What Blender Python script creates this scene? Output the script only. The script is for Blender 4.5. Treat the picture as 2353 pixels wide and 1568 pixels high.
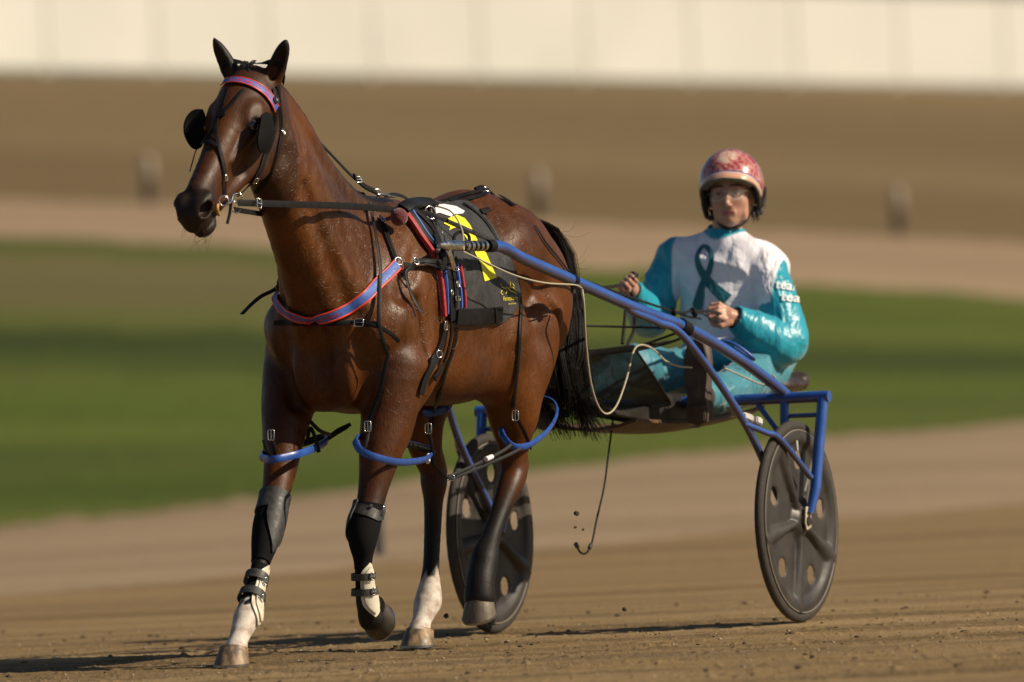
import bpy, bmesh, math, random
import numpy as np
from math import sin, cos, pi, radians, sqrt
from mathutils import Vector, Matrix
from mathutils.bvhtree import BVHTree
from mathutils.geometry import interpolate_bezier
random.seed(5); np.random.seed(5)
scn = bpy.context.scene
COL = scn.collection
for o in list(bpy.data.objects): bpy.data.objects.remove(o)

# ---------------------------------------------------------------- camera
AZ, CH, ROLL, FPX, YAW, PIT = 0.4132885, 0.9653687, 0.0458407, 26325.07, 0.01062368, 0.00138725
W_, H_ = 2353.0, 1568.0
CP = Vector((40 * cos(AZ), 40 * sin(AZ), CH))
_a = AZ + YAW
FW = Vector((-cos(_a) * cos(PIT), -sin(_a) * cos(PIT), sin(PIT)))
_r = FW.cross(Vector((0, 0, 1))).normalized(); _u = _r.cross(FW)
RT = _r * cos(ROLL) - _u * sin(ROLL); UP = _r * sin(ROLL) + _u * cos(ROLL)
cam = bpy.data.cameras.new('camera'); camo = bpy.data.objects.new('camera', cam); COL.objects.link(camo)
M = Matrix.Identity(4)
for i in range(3): M[i][0] = RT[i]; M[i][1] = UP[i]; M[i][2] = -FW[i]; M[i][3] = CP[i]
camo.matrix_world = M
cam.sensor_width = 36; cam.lens = FPX / W_ * 36; cam.clip_start = 1; cam.clip_end = 3000
cam.dof.use_dof = True; cam.dof.focus_distance = 38.0; cam.dof.aperture_fstop = 3.4
scn.camera = camo
scn.view_settings.view_transform = 'Standard'; scn.view_settings.look = 'None'
scn.view_settings.gamma = 1; scn.view_settings.exposure = 0.08
# ---------------------------------------------------------------- daylight
SUN_EL = radians(36)
_sr = Vector((RT.x, RT.y, 0)).normalized(); _st = Vector((-FW.x, -FW.y, 0)).normalized()
_ph = radians(13)
SD = (_sr * cos(_ph) + _st * sin(_ph)) * cos(SUN_EL) + Vector((0, 0, sin(SUN_EL)))
sun = bpy.data.lights.new('sun', 'SUN'); suno = bpy.data.objects.new('sun', sun); COL.objects.link(suno)
suno.rotation_euler = SD.to_track_quat('Z', 'Y').to_euler(); suno.location = (0, 0, 12)
sun.energy = 5.0; sun.angle = radians(0.6); sun.color = (1.0, 0.86, 0.66)
world = bpy.data.worlds.new('World'); scn.world = world; world.use_nodes = True
wn = world.node_tree; wn.nodes.clear()
sky = wn.nodes.new('ShaderNodeTexSky'); sky.sky_type = 'NISHITA'; sky.sun_disc = False
sky.sun_elevation = SUN_EL; sky.sun_rotation = math.atan2(SD.x, SD.y)
sky.air_density = 1.0; sky.dust_density = 1.0
bgn = wn.nodes.new('ShaderNodeBackground'); bgn.inputs[1].default_value = 0.05
wo = wn.nodes.new('ShaderNodeOutputWorld')
wn.links.new(sky.outputs[0], bgn.inputs[0]); wn.links.new(bgn.outputs[0], wo.inputs[0])

# ---------------------------------------------------------------- placing helpers
def ray(x, y): return (FW + RT * ((x - W_ / 2) / FPX) - UP * ((y - H_ / 2) / FPX)).normalized()
def at(x, y, Y=0.0):
    d = ray(x, y); t = (Y - CP.y) / d.y; return CP + d * t
def atx(x, y, X):
    d = ray(x, y); t = (X - CP.x) / d.x; return CP + d * t
def atz(x, y, Z=0.0):
    d = ray(x, y); t = (Z - CP.z) / d.z; return CP + d * t
def atd(x, y, D): return CP + ray(x, y) * (D / ray(x, y).dot(FW))
def hit(bvh, x, y, off=0.004, back=False):
    d = ray(x, y); h = bvh.ray_cast(CP, d)
    if h[0] is None:
        # nearest miss: closest point to the ray at the body distance
        q = CP + d * 38.0
        h = bvh.find_nearest(q)
    n = h[1].normalized()
    if n.dot(d) > 0: n = -n
    return h[0] + n * off, n

def link(o, parent=None):
    COL.objects.link(o)
    if parent: o.parent = parent
    return o
def tag(o, label, cat, group=None):
    o['label'] = label; o['category'] = cat
    if group: o['group'] = group
    return o
def struct(o, kind='structure'):
    o['kind'] = kind; return o
def empty(name, loc=(0, 0, 0)):
    o = bpy.data.objects.new(name, None); o.location = loc; COL.objects.link(o); o.empty_display_size = .2
    bpy.context.view_layer.update(); return o
def obj(name, bm, mat, parent=None, smooth=True, sharp=40):
    me = bpy.data.meshes.new(name)
    if isinstance(bm, bmesh.types.BMesh):
        bm.normal_update(); bm.to_mesh(me); bm.free()
    else:
        v, f = bm; me.from_pydata([tuple(p) for p in v], [], [tuple(q) for q in f])
    for m in (mat if isinstance(mat, (list, tuple)) else [mat]): me.materials.append(m)
    if smooth:
        for p in me.polygons: p.use_smooth = True
        if sharp:
            try: me.set_sharp_from_angle(angle=radians(sharp))
            except Exception: pass
    o = bpy.data.objects.new(name, me); COL.objects.link(o)
    if parent:
        o.parent = parent; o.matrix_parent_inverse = Matrix.Translation(-parent.location)
    return o

# ---------------------------------------------------------------- materials
def mat(name, col, rough=.6, metal=0.0, spec=.5, noise=None, bump=None, coat=0.0, sheen=0.0):
    """noise=(scale, amount) mottles the colour; bump=(scale, strength, dist)"""
    m = bpy.data.materials.new(name); m.use_nodes = True; nt = m.node_tree; b = nt.nodes['Principled BSDF']
    b.inputs['Base Color'].default_value = (*col, 1); b.inputs['Roughness'].default_value = rough
    b.inputs['Metallic'].default_value = metal; b.inputs['Specular IOR Level'].default_value = spec
    b.inputs['Coat Weight'].default_value = coat; b.inputs['Sheen Weight'].default_value = sheen
    tc = nt.nodes.new('ShaderNodeTexCoord')
    if noise:
        n = nt.nodes.new('ShaderNodeTexNoise'); n.inputs['Scale'].default_value = noise[0]; n.inputs['Detail'].default_value = 6
        nt.links.new(tc.outputs['Object'], n.inputs['Vector'])
        r = nt.nodes.new('ShaderNodeMapRange'); r.inputs[1].default_value = .3; r.inputs[2].default_value = .7
        r.inputs[3].default_value = 1 - noise[1]; r.inputs[4].default_value = 1 + noise[1]
        nt.links.new(n.outputs['Fac'], r.inputs[0])
        mx = nt.nodes.new('ShaderNodeMix'); mx.data_type = 'RGBA'; mx.blend_type = 'MULTIPLY'; mx.inputs[0].default_value = 1
        mx.inputs[6].default_value = (*col, 1)
        nt.links.new(r.outputs[0], mx.inputs[7]); nt.links.new(mx.outputs[2], b.inputs['Base Color'])
        r2 = nt.nodes.new('ShaderNodeMapRange'); r2.inputs[1].default_value = .3; r2.inputs[2].default_value = .7
        r2.inputs[3].default_value = max(.05, rough - .12); r2.inputs[4].default_value = min(1, rough + .12)
        nt.links.new(n.outputs['Fac'], r2.inputs[0]); nt.links.new(r2.outputs[0], b.inputs['Roughness'])
    if bump:
        n2 = nt.nodes.new('ShaderNodeTexNoise'); n2.inputs['Scale'].default_value = bump[0]; n2.inputs['Detail'].default_value = 4
        nt.links.new(tc.outputs['Object'], n2.inputs['Vector'])
        bp = nt.nodes.new('ShaderNodeBump'); bp.inputs['Strength'].default_value = bump[1]; bp.inputs['Distance'].default_value = bump[2]
        nt.links.new(n2.outputs['Fac'], bp.inputs['Height']); nt.links.new(bp.outputs[0], b.inputs['Normal'])
    return m

# ---------------------------------------------------------------- implicit sculpting
class Field:
    """a signed distance field on a rectilinear grid, meshed with surface nets"""
    def __init__(s, xs, ys, zs):
        s.xs, s.ys, s.zs = [np.asarray(a, dtype=np.float32) for a in (xs, ys, zs)]
        s.D = np.full((len(s.xs), len(s.ys), len(s.zs)), 0.15, np.float32)
    def win(s, lo, hi):
        sl = []
        for a, l, h in zip((s.xs, s.ys, s.zs), lo, hi):
            i = np.searchsorted(a, l); j = np.searchsorted(a, h)
            sl.append(slice(max(0, i - 1), min(len(a), j + 1)))
        X = s.xs[sl[0]][:, None, None]; Y = s.ys[sl[1]][None, :, None]; Z = s.zs[sl[2]][None, None, :]
        return tuple(sl), X, Y, Z
    def comb(s, sl, d, k, op):
        A = s.D[sl]
        if op == 'u':
            if k <= 0: s.D[sl] = np.minimum(A, d)
            else:
                h = np.maximum(k - np.abs(A - d), 0) / k; s.D[sl] = np.minimum(A, d) - h * h * k * .25
        else:
            d = -d
            if k <= 0: s.D[sl] = np.maximum(A, d)
            else:
                h = np.maximum(k - np.abs(A - d), 0) / k; s.D[sl] = np.maximum(A, d) + h * h * k * .25
    def ell(s, c, r, k=.04, op='u', rot=None):
        """ellipsoid, radii r in the frame rot (3x3 columns = axes)"""
        c = np.array(c, float); r = np.array(r, float)
        R = np.eye(3) if rot is None else np.array(rot, float)
        ext = np.sqrt(((R * r[None, :]) ** 2).sum(1)) + k + .02
        sl, X, Y, Z = s.win(c - ext, c + ext)
        if 0 in s.D[sl].shape: return
        x, y, z = X - c[0], Y - c[1], Z - c[2]
        q = [(x * R[0, i] + y * R[1, i] + z * R[2, i]) for i in range(3)]
        k0 = np.sqrt(sum((q[i] / r[i]) ** 2 for i in range(3))) + 1e-6
        k1 = np.sqrt(sum((q[i] / r[i] ** 2) ** 2 for i in range(3))) + 1e-6
        d = np.where(k0 < .3, (k0 - 1) * r.min(), k0 * (k0 - 1) / k1)
        s.comb(sl, d.astype(np.float32), k, op)
    def cone(s, a, b, ra, rb, k=.03, op='u', ysc=1.0, pad=0.0):
        """tapered capsule; ysc<1 squeezes it across Y"""
        a = np.array(a, float); b = np.array(b, float)
        m = max(ra, rb) + k + .02 + pad
        lo = np.minimum(a, b) - m; hi = np.maximum(a, b) + m
        sl, X, Y, Z = s.win(lo, hi)
        if 0 in s.D[sl].shape: return
        cy = (a[1] + b[1]) / 2
        ba = b - a; L = (ba ** 2).sum() + 1e-9
        t = np.clip(((X - a[0]) * ba[0] + (Y - a[1]) * ba[1] + (Z - a[2]) * ba[2]) / L, 0, 1)
        px = X - a[0] - t * ba[0]; py = (Y - a[1] - t * ba[1]) / ysc; pz = Z - a[2] - t * ba[2]
        d = (np.sqrt(px * px + py * py + pz * pz) - (ra + (rb - ra) * t))
        if ysc < 1:
            # rough rescale so that distances stay honest across Y
            d = d * (ysc + (1 - ysc) * (np.abs(pz) + np.abs(px)) / (np.abs(py) + np.abs(px) + np.abs(pz) + 1e-6))
        s.comb(sl, d.astype(np.float32), k, op)
    def chain(s, pts, k=.03, ysc=1.0, op='u'):
        """pts: [(Vector, r)...]"""
        P = np.array([tuple(p) + (r,) for p, r in pts], float)
        if len(P) > 2:                       # smooth spline through the stations
            Q = np.vstack([2 * P[0] - P[1], P, 2 * P[-1] - P[-2]]); out = []
            for i in range(1, len(Q) - 2):
                for t in np.linspace(0, 1, 5)[:-1]:
                    a, b, c, d = Q[i - 1:i + 3]
                    out.append(.5 * ((2 * b) + (c - a) * t + (2 * a - 5 * b + 4 * c - d) * t * t + (3 * b - 3 * c + d - a) * t ** 3))
            out.append(P[-1]); P = np.array(out)
        m = P[:, 3].max() + k + .02
        sl, X, Y, Z = s.win(P[:, :3].min(0) - m, P[:, :3].max(0) + m)
        if 0 in s.D[sl].shape: return
        big = s.D; s.D = np.full_like(big[sl], 1.0); xs, ys, zs = s.xs, s.ys, s.zs
        s.xs, s.ys, s.zs = xs[sl[0]], ys[sl[1]], zs[sl[2]]
        for a, b in zip(P[:-1], P[1:]): s.cone(a[:3], b[:3], a[3], b[3], 0 if k < .01 else .004, 'u', ysc, pad=k)
        d = s.D; s.D = big; s.xs, s.ys, s.zs = xs, ys, zs
        s.comb(sl, d, k, op)
    def mesh(s, smooth=2):
        D = s.D; S = D < 0
        nx, ny, nz = D.shape
        c = S[:-1, :-1, :-1].astype(np.int8)
        tot = np.zeros((nx - 1, ny - 1, nz - 1), np.int8)
        offs = [(i, j, k) for i in (0, 1) for j in (0, 1) for k in (0, 1)]
        for i, j, k in offs: tot += S[i:nx - 1 + i, j:ny - 1 + j, k:nz - 1 + k]
        act = (tot > 0) & (tot < 8)
        I = np.argwhere(act); idx = np.full(act.shape, -1, np.int32); idx[act] = np.arange(len(I))
        acc = np.zeros((len(I), 3)); cnt = np.zeros(len(I))
        co = (s.xs, s.ys, s.zs)
        for axis in range(3):
            for u in (0, 1):
                for v in (0, 1):
                    o0 = [0, 0, 0]; oth = [a for a in range(3) if a != axis]
                    o0[oth[0]] = u; o0[oth[1]] = v; o1 = list(o0); o1[axis] = 1
                    p0 = I + o0; p1 = I + o1
                    d0 = D[p0[:, 0], p0[:, 1], p0[:, 2]]; d1 = D[p1[:, 0], p1[:, 1], p1[:, 2]]
                    m = (d0 < 0) != (d1 < 0)
                    t = d0 / (d0 - d1 + 1e-12)
                    for a in range(3):
                        w0 = co[a][p0[:, a]]; w1 = co[a][p1[:, a]]
                        acc[m, a] += (w0 + (w1 - w0) * t)[m]
                    cnt[m] += 1
        V = acc / cnt[:, None]
        F = []
        for axis in range(3):
            oth = [(axis + 1) % 3, (axis + 2) % 3]
            sa = [slice(None)] * 3; sb = [slice(None)] * 3
            sa[axis] = slice(0, -1); sb[axis] = slice(1, None)
            ch = S[tuple(sa)] != S[tuple(sb)]
            E = np.argwhere(ch)
            for a in oth: E = E[(E[:, a] > 0) & (E[:, a] < D.shape[a] - 1)]
            up = S[E[:, 0], E[:, 1], E[:, 2]]
            q = []
            for du, dv in ((-1, -1), (0, -1), (0, 0), (-1, 0)):
                p = E.copy(); p[:, oth[0]] += du; p[:, oth[1]] += dv
                q.append(idx[p[:, 0], p[:, 1], p[:, 2]])
            q = np.stack(q, 1); q[~up] = q[~up][:, ::-1]
            F.append(q)
        F = np.concatenate(F)
        ok = (F >= 0).all(1); F = F[ok]
        # taubin smoothing
        e = np.concatenate([F[:, [0, 1]], F[:, [1, 2]], F[:, [2, 3]], F[:, [3, 0]]]); e = np.concatenate([e, e[:, ::-1]])
        deg = np.bincount(e[:, 0], minlength=len(V))[:, None] + 1e-9
        for it in range(smooth):
            for lam in (.6, -.55):
                sm = np.stack([np.bincount(e[:, 0], weights=V[e[:, 1], a], minlength=len(V)) for a in range(3)], 1) / deg
                V = V + lam * (sm - V)
        return V, F
def npmesh(name, V, F, mats, parent=None):
    me = bpy.data.meshes.new(name)
    me.vertices.add(len(V)); me.vertices.foreach_set('co', np.ascontiguousarray(V, np.float32).ravel())
    me.loops.add(F.size); me.loops.foreach_set('vertex_index', np.ascontiguousarray(F, np.int32).ravel())
    me.polygons.add(len(F)); me.polygons.foreach_set('loop_start', np.arange(0, F.size, F.shape[1], dtype=np.int32))
    me.polygons.foreach_set('loop_total', np.full(len(F), F.shape[1], np.int32))
    me.polygons.foreach_set('use_smooth', np.ones(len(F), bool))
    me.update(calc_edges=True); me.validate()
    for m in mats: me.materials.append(m)
    o = bpy.data.objects.new(name, me); COL.objects.link(o)
    if parent: o.parent = parent; o.matrix_parent_inverse = Matrix.Translation(-parent.location)
    return o
def attr(o, name, vals):
    a = o.data.attributes.new(name, 'FLOAT', 'POINT'); a.data.foreach_set('value', np.ascontiguousarray(vals, np.float32))
def axis(*segs):
    """rectilinear axis from (start, end, step) pieces"""
    out = []
    for a, b, st in segs: out.append(np.arange(a, b - st * .5, st))
    out.append([segs[-1][1]]); return np.concatenate(out)
def sstep(a, b, x): t = np.clip((x - a) / (b - a), 0, 1); return t * t * (3 - 2 * t)
# ---------------------------------------------------------------- building helpers
def spline(P, n):
    P = [Vector(p) for p in P]; Q = [P[0] * 2 - P[1]] + P + [P[-1] * 2 - P[-2]]; out = []
    m = len(P) - 1
    for i in range(n):
        u = i / (n - 1) * m; j = min(int(u), m - 1); t = u - j
        a, b, c, d = Q[j:j + 4]
        out.append(.5 * ((2 * b) + (c - a) * t + (2 * a - 5 * b + 4 * c - d) * t * t + (3 * b - 3 * c + d - a) * t ** 3))
    return out
def ribbon(name, P, width, mt, parent=None, thick=.0028, taper=False):
    """P: list of (position, outward normal); a flat band with real thickness"""
    bm = bmesh.new(); rows = []; n = len(P)
    for i, (p, nn) in enumerate(P):
        t = (P[min(i + 1, n - 1)][0] - P[max(i - 1, 0)][0]).normalized()
        b = t.cross(nn); b = b.normalized() if b.length > 1e-5 else Vector((0, 0, 1)); u = b.cross(t).normalized()
        if u.dot(nn) < 0: u = -u
        w = (width(i / (n - 1)) if callable(width) else width) * .5
        if taper and i == n - 1: w *= .35
        rows.append([bm.verts.new(p + b * (s * w) + u * (h * thick)) for s, h in ((-1, 0), (1, 0), (1, .8), (.82, 1), (-.82, 1), (-1, .8))])
    for a, b in zip(rows[:-1], rows[1:]):
        for k in range(6): bm.faces.new((a[k], a[(k + 1) % 6], b[(k + 1) % 6], b[k]))
    bm.faces.new(rows[0]); bm.faces.new(rows[-1][::-1])
    bmesh.ops.recalc_face_normals(bm, faces=bm.faces)
    return obj(name, bm, mt, parent, sharp=50)
def sm(P, it=2):
    for _ in range(it):
        Q = list(P)
        for i in range(1, len(P) - 1):
            Q[i] = ((P[i - 1][0] + P[i][0] * 2 + P[i + 1][0]) / 4, (P[i - 1][1] + P[i][1] * 2 + P[i + 1][1]).normalized())
        P = Q
    return P
def over(pts, n=40, off=.004, bvh=None, it=3):
    """a path seen through these points, laid on the body"""
    bvh = bvh or HB_T
    S = spline([(x, y, 0) for x, y in pts], n); out = []
    for q in S:
        d = ray(q.x, q.y); h = bvh.ray_cast(CP, d)
        if h[0] is not None:
            nn = h[1].normalized(); nn = -nn if nn.dot(d) > 0 else nn; out.append((h[0] + nn * off, nn))
        elif out:
            dd = (out[-1][0] - CP).dot(FW); p = CP + d * (dd / d.dot(FW)); out.append((p, out[-1][1]))
    P = sm(out, it)
    return P
def free(pts, nrm, n=30):
    S = spline(pts, n); nn = Vector(nrm).normalized()
    return [(p, nn) for p in S]
def tube(name, pts, r, mt, parent=None, n=None, seg=10, closed=False, cap=True):
    P = spline(pts, n) if n else [Vector(p) for p in pts]
    bm = bmesh.new(); rows = []; N = len(P)
    prev = None
    for i, p in enumerate(P):
        if closed: t = (P[(i + 1) % N] - P[i - 1]).normalized()
        else: t = (P[min(i + 1, N - 1)] - P[max(i - 1, 0)]).normalized()
        if prev is None: a = t.orthogonal().normalized()
        else: a = (prev - t * prev.dot(t)).normalized()
        prev = a; b = t.cross(a); rr = r(i / (N - 1)) if callable(r) else r
        rows.append([bm.verts.new(p + (a * cos(2 * pi * k / seg) + b * sin(2 * pi * k / seg)) * rr) for k in range(seg)])
    for i in range(N if closed else N - 1):
        a, b = rows[i], rows[(i + 1) % N]
        for k in range(seg): bm.faces.new((a[k], a[(k + 1) % seg], b[(k + 1) % seg], b[k]))
    if not closed and cap: bm.faces.new(rows[0][::-1]); bm.faces.new(rows[-1])
    return obj(name, bm, mt, parent, sharp=50) if name else bm
def ringobj(name, c, nrm, R, r, mt, parent=None, sx=1.0):
    nrm = Vector(nrm).normalized(); a = nrm.orthogonal().normalized(); b = nrm.cross(a)
    return tube(name, [c + (a * cos(2 * pi * i / 28) * sx + b * sin(2 * pi * i / 28)) * R for i in range(28)], r, mt, parent, closed=True, seg=8)
def buckle(c, nrm, along, w, h, parent, mt=None, name='buckle'):
    """rectangular frame with a tongue"""
    nrm = Vector(nrm).normalized(); u = (Vector(along) - nrm * Vector(along).dot(nrm)).normalized(); v = nrm.cross(u)
    c = Vector(c) + nrm * .005; pts = []
    for sx, sy in ((1, .7), (.8, 1), (-.8, 1), (-1, .7), (-1, -.7), (-.8, -1), (.8, -1), (1, -.7)): pts.append(c + u * (sx * w / 2) + v * (sy * h / 2))
    o = tube(name, pts, .0020, mt or M_STEEL, parent, closed=True, seg=8)
    tube('tongue', [c - u * w * .5 + nrm * .001, c + u * w * .45 + nrm * .002], .0014, mt or M_STEEL, o, seg=6)
    return o
def xpos(x, y): p, n = hit(HB_T, x, y, 0); return p
def decal(name, poly, bvh, off, mt, parent, step=6, holes=()):
    """a flat shape (outline as seen) laid on a surface, subdivided so that it follows it"""
    from mathutils.geometry import delaunay_2d_cdt
    pts = []
    def dens(pl):
        out = []
        for i, p in enumerate(pl):
            q = pl[(i + 1) % len(pl)]; L = math.hypot(q[0] - p[0], q[1] - p[1]); m = max(1, int(L / step))
            for k in range(m): out.append((p[0] + (q[0] - p[0]) * k / m, p[1] + (q[1] - p[1]) * k / m))
        return out
    out = dens(poly); pts += out; E = [(i, (i + 1) % len(out)) for i in range(len(out))]
    xs = [p[0] for p in out]; ys = [p[1] for p in out]
    gx = min(xs)
    def inside(x, y):
        c = False; j = len(out) - 1
        for i in range(len(out)):
            if (out[i][1] > y) != (out[j][1] > y) and x < (out[j][0] - out[i][0]) * (y - out[i][1]) / (out[j][1] - out[i][1]) + out[i][0]: c = not c
            j = i
        return c
    while gx < max(xs):
        gy = min(ys)
        while gy < max(ys):
            if inside(gx, gy): pts.append((gx, gy))
            gy += step
        gx += step
    r = delaunay_2d_cdt([Vector(p) for p in pts], E, [], 1, 1e-5)
    V = []
    for v in r[0]:
        p, n = hit(bvh, v.x, v.y, off); V.append(p)
    return obj(name, (V, r[2]), mt, parent, sharp=0)
def text2d(s, size=1.0, bold=.0, shear=0.0, space=1.0):
    cu = bpy.data.curves.new('t', 'FONT'); cu.body = s; cu.size = size; cu.offset = bold; cu.shear = shear; cu.space_character = space
    cu.resolution_u = 3
    o = bpy.data.objects.new('t', cu); COL.objects.link(o)
    me = o.evaluated_get(bpy.context.evaluated_depsgraph_get()).to_mesh()
    V = [v.co.copy() for v in me.vertices]; F = [tuple(p.vertices) for p in me.polygons]
    bpy.data.objects.remove(o); bpy.data.curves.remove(cu)
    return V, F
def text_on(name, s, fmap, mt, parent, **kw):
    """fmap takes (u in 0..1 along the text, v in cap heights) to a point"""
    V, F = text2d(s, **kw); x1 = max(v.x for v in V); x0 = min(v.x for v in V); h = .70
    P = [fmap((v.x - x0) / (x1 - x0), v.y / h) for v in V]; F = [f for f in F if all(P[i] is not None for i in f)]
    used = sorted({i for f in F for i in f}); ix = {q: k for k, q in enumerate(used)}
    return obj(name, ([P[i] for i in used], [tuple(ix[i] for i in f) for f in F]), mt, parent, sharp=0)
def along(P, u, v, w, off=.0006):
    """a point on a ribbon path: u along it, v across (-1..1)"""
    f = u * (len(P) - 1); i = min(int(f), len(P) - 2); t = f - i
    p = P[i][0].lerp(P[i + 1][0], t); nn = P[i][1].lerp(P[i + 1][1], t).normalized()
    tg = (P[min(i + 2, len(P) - 1)][0] - P[max(i - 1, 0)][0]).normalized(); b = tg.cross(nn).normalized()
    return p + b * (v * w * .5) + nn * (.0030 + off)

def slab(name, pts, th, mt, parent):
    bm = bmesh.new(); a = [bm.verts.new(p) for p in pts]; f = bm.faces.new(a); r = bmesh.ops.extrude_face_region(bm, geom=[f])
    bmesh.ops.translate(bm, verts=[q for q in r['geom'] if isinstance(q, bmesh.types.BMVert)], vec=th); bmesh.ops.recalc_face_normals(bm, faces=bm.faces)
    bmesh.ops.bevel(bm, geom=bm.edges[:], offset=.004, segments=2, affect='EDGES'); return obj(name, bm, mt, parent, sharp=40)
# ================================================================ the place
_F = Vector((FW.x, FW.y, 0)).normalized(); _R = Vector((RT.x, RT.y, 0)).normalized(); C0 = Vector((CP.x, CP.y, 0))
AA = (-.0447, 0.0, .0447)
#         (distance, height) on the left, middle and right of the view, for each line across the ground
LINES = [((3, 0), (3, 0), (3, 0)), ((32.5, 0), (32.5, 0), (32.5, 0)), ((47, 0), (47, 0), (47, 0)),
         ((51.5, 0), (57, 0), (66, 0)),                       # track / path
         ((75, -.01), (80, .16), (85, .32)),                  # path / grass
         ((105, 2.28), (105, 1.84), (105, 1.27)),             # grass / outer path
         ((115, 2.80), (115, 2.34), (115, 1.84)),             # outer path / banked track
         ((136, 4.63), (143, 4.42), (150, 4.16)),             # foot of the white fence
         ((143, 4.8), (150, 4.6), (157, 4.4)), ((600, 6), (600, 6), (600, 6))]
def line(i, a):
    a = np.clip(a, -.10, .10); L = np.array(LINES[i], float)
    out = []
    for c in (0, 1):
        y0, y1, y2 = L[:, c]; t = a / AA[2]
        q = y1 + (y2 - y0) / 2 * t + (y2 - 2 * y1 + y0) / 2 * np.clip(t, -1.3, 1.3) ** 2; out.append(q)
    return out
def ground_at(a, d):
    for i in range(len(LINES) - 1):
        d0, z0 = line(i, a); d1, z1 = line(i + 1, a)
        if d <= d1: return float(z0 + (z1 - z0) * (d - d0) / (d1 - d0))
    return 6.0
def gpt(a, d, dz=0.0):
    p = C0 + _F * d + _R * (a * d); p.z = ground_at(a, d) + dz; return p
def ground_hit(x, y):
    r = ray(x, y); h = r.dot(_F)
    for k in range(3000):
        d = 34 + k * .05; p = CP + r * (d / h); a = r.dot(_R) / h
        if p.z <= ground_at(a, d) + 1e-4: return p, a, d
    return p, a, d
def vnoise(x, y, seed=0):
    """smooth value noise on arrays"""
    rs = np.random.RandomState(seed); T_ = rs.rand(256, 256); xi = np.floor(x).astype(int); yi = np.floor(y).astype(int); fx = x - xi; fy = y - yi
    fx = fx * fx * (3 - 2 * fx); fy = fy * fy * (3 - 2 * fy); g = lambda i, j: T_[i % 256, j % 256]
    return (g(xi, yi) * (1 - fx) + g(xi + 1, yi) * fx) * (1 - fy) + (g(xi, yi + 1) * (1 - fx) + g(xi + 1, yi + 1) * fx) * fy
def ground_mat(name, cols, scale=1.0, streak=3.0, bump=.02, rough=.95, fine=40, grain=.35, attr_mix=None):
    """cols: three colours picked by stretched noise; streaks run along the track"""
    m = bpy.data.materials.new(name); m.use_nodes = True; nt = m.node_tree; b = nt.nodes['Principled BSDF']; N = nt.nodes.new; Lk = nt.links.new
    b.inputs['Roughness'].default_value = rough; b.inputs['Specular IOR Level'].default_value = .2
    tc = N('ShaderNodeTexCoord'); mp = N('ShaderNodeMapping'); mp.inputs['Rotation'].default_value = (0, 0, -math.atan2(_R.y, _R.x)); mp.inputs['Scale'].default_value = (1, 1, 1); Lk(tc.outputs['Object'], mp.inputs[0])
    mp2 = N('ShaderNodeMapping'); mp2.inputs['Scale'].default_value = (1 / streak, 1, 1); Lk(mp.outputs[0], mp2.inputs[0])
    n = N('ShaderNodeTexNoise'); n.inputs['Scale'].default_value = scale; n.inputs['Detail'].default_value = 7; n.inputs['Roughness'].default_value = .6; Lk(mp2.outputs[0], n.inputs['Vector'])
    r = N('ShaderNodeValToRGB'); e = r.color_ramp.elements; e.new(.5)
    for i, (p, c) in enumerate(zip((.32, .5, .68), cols)): e[i].position = p; e[i].color = (*c, 1)
    Lk(n.outputs['Fac'], r.inputs[0])
    n2 = N('ShaderNodeTexNoise'); n2.inputs['Scale'].default_value = fine; n2.inputs['Detail'].default_value = 5; n2.inputs['Roughness'].default_value = .75; Lk(mp.outputs[0], n2.inputs['Vector'])
    mr = N('ShaderNodeMapRange'); mr.inputs[1].default_value = .3; mr.inputs[2].default_value = .7; mr.inputs[3].default_value = 1 - grain; mr.inputs[4].default_value = 1 + grain; Lk(n2.outputs['Fac'], mr.inputs[0])
    mx = N('ShaderNodeMix'); mx.data_type = 'RGBA'; mx.blend_type = 'MULTIPLY'; mx.inputs[0].default_value = 1; Lk(r.outputs[0], mx.inputs[6]); Lk(mr.outputs[0], mx.inputs[7])
    col = mx.outputs[2]
    if attr_mix:
        for an, c in attr_mix:
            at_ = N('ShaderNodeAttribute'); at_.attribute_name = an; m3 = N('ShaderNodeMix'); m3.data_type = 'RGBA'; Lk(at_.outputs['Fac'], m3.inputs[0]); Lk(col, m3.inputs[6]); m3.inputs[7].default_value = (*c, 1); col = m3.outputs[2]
    Lk(col, b.inputs['Base Color'])
    bp = N('ShaderNodeBump'); bp.inputs['Strength'].default_value = .9; bp.inputs['Distance'].default_value = bump; Lk(n2.outputs['Fac'], bp.inputs['Height']); Lk(bp.outputs[0], b.inputs['Normal'])
    return m
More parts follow.
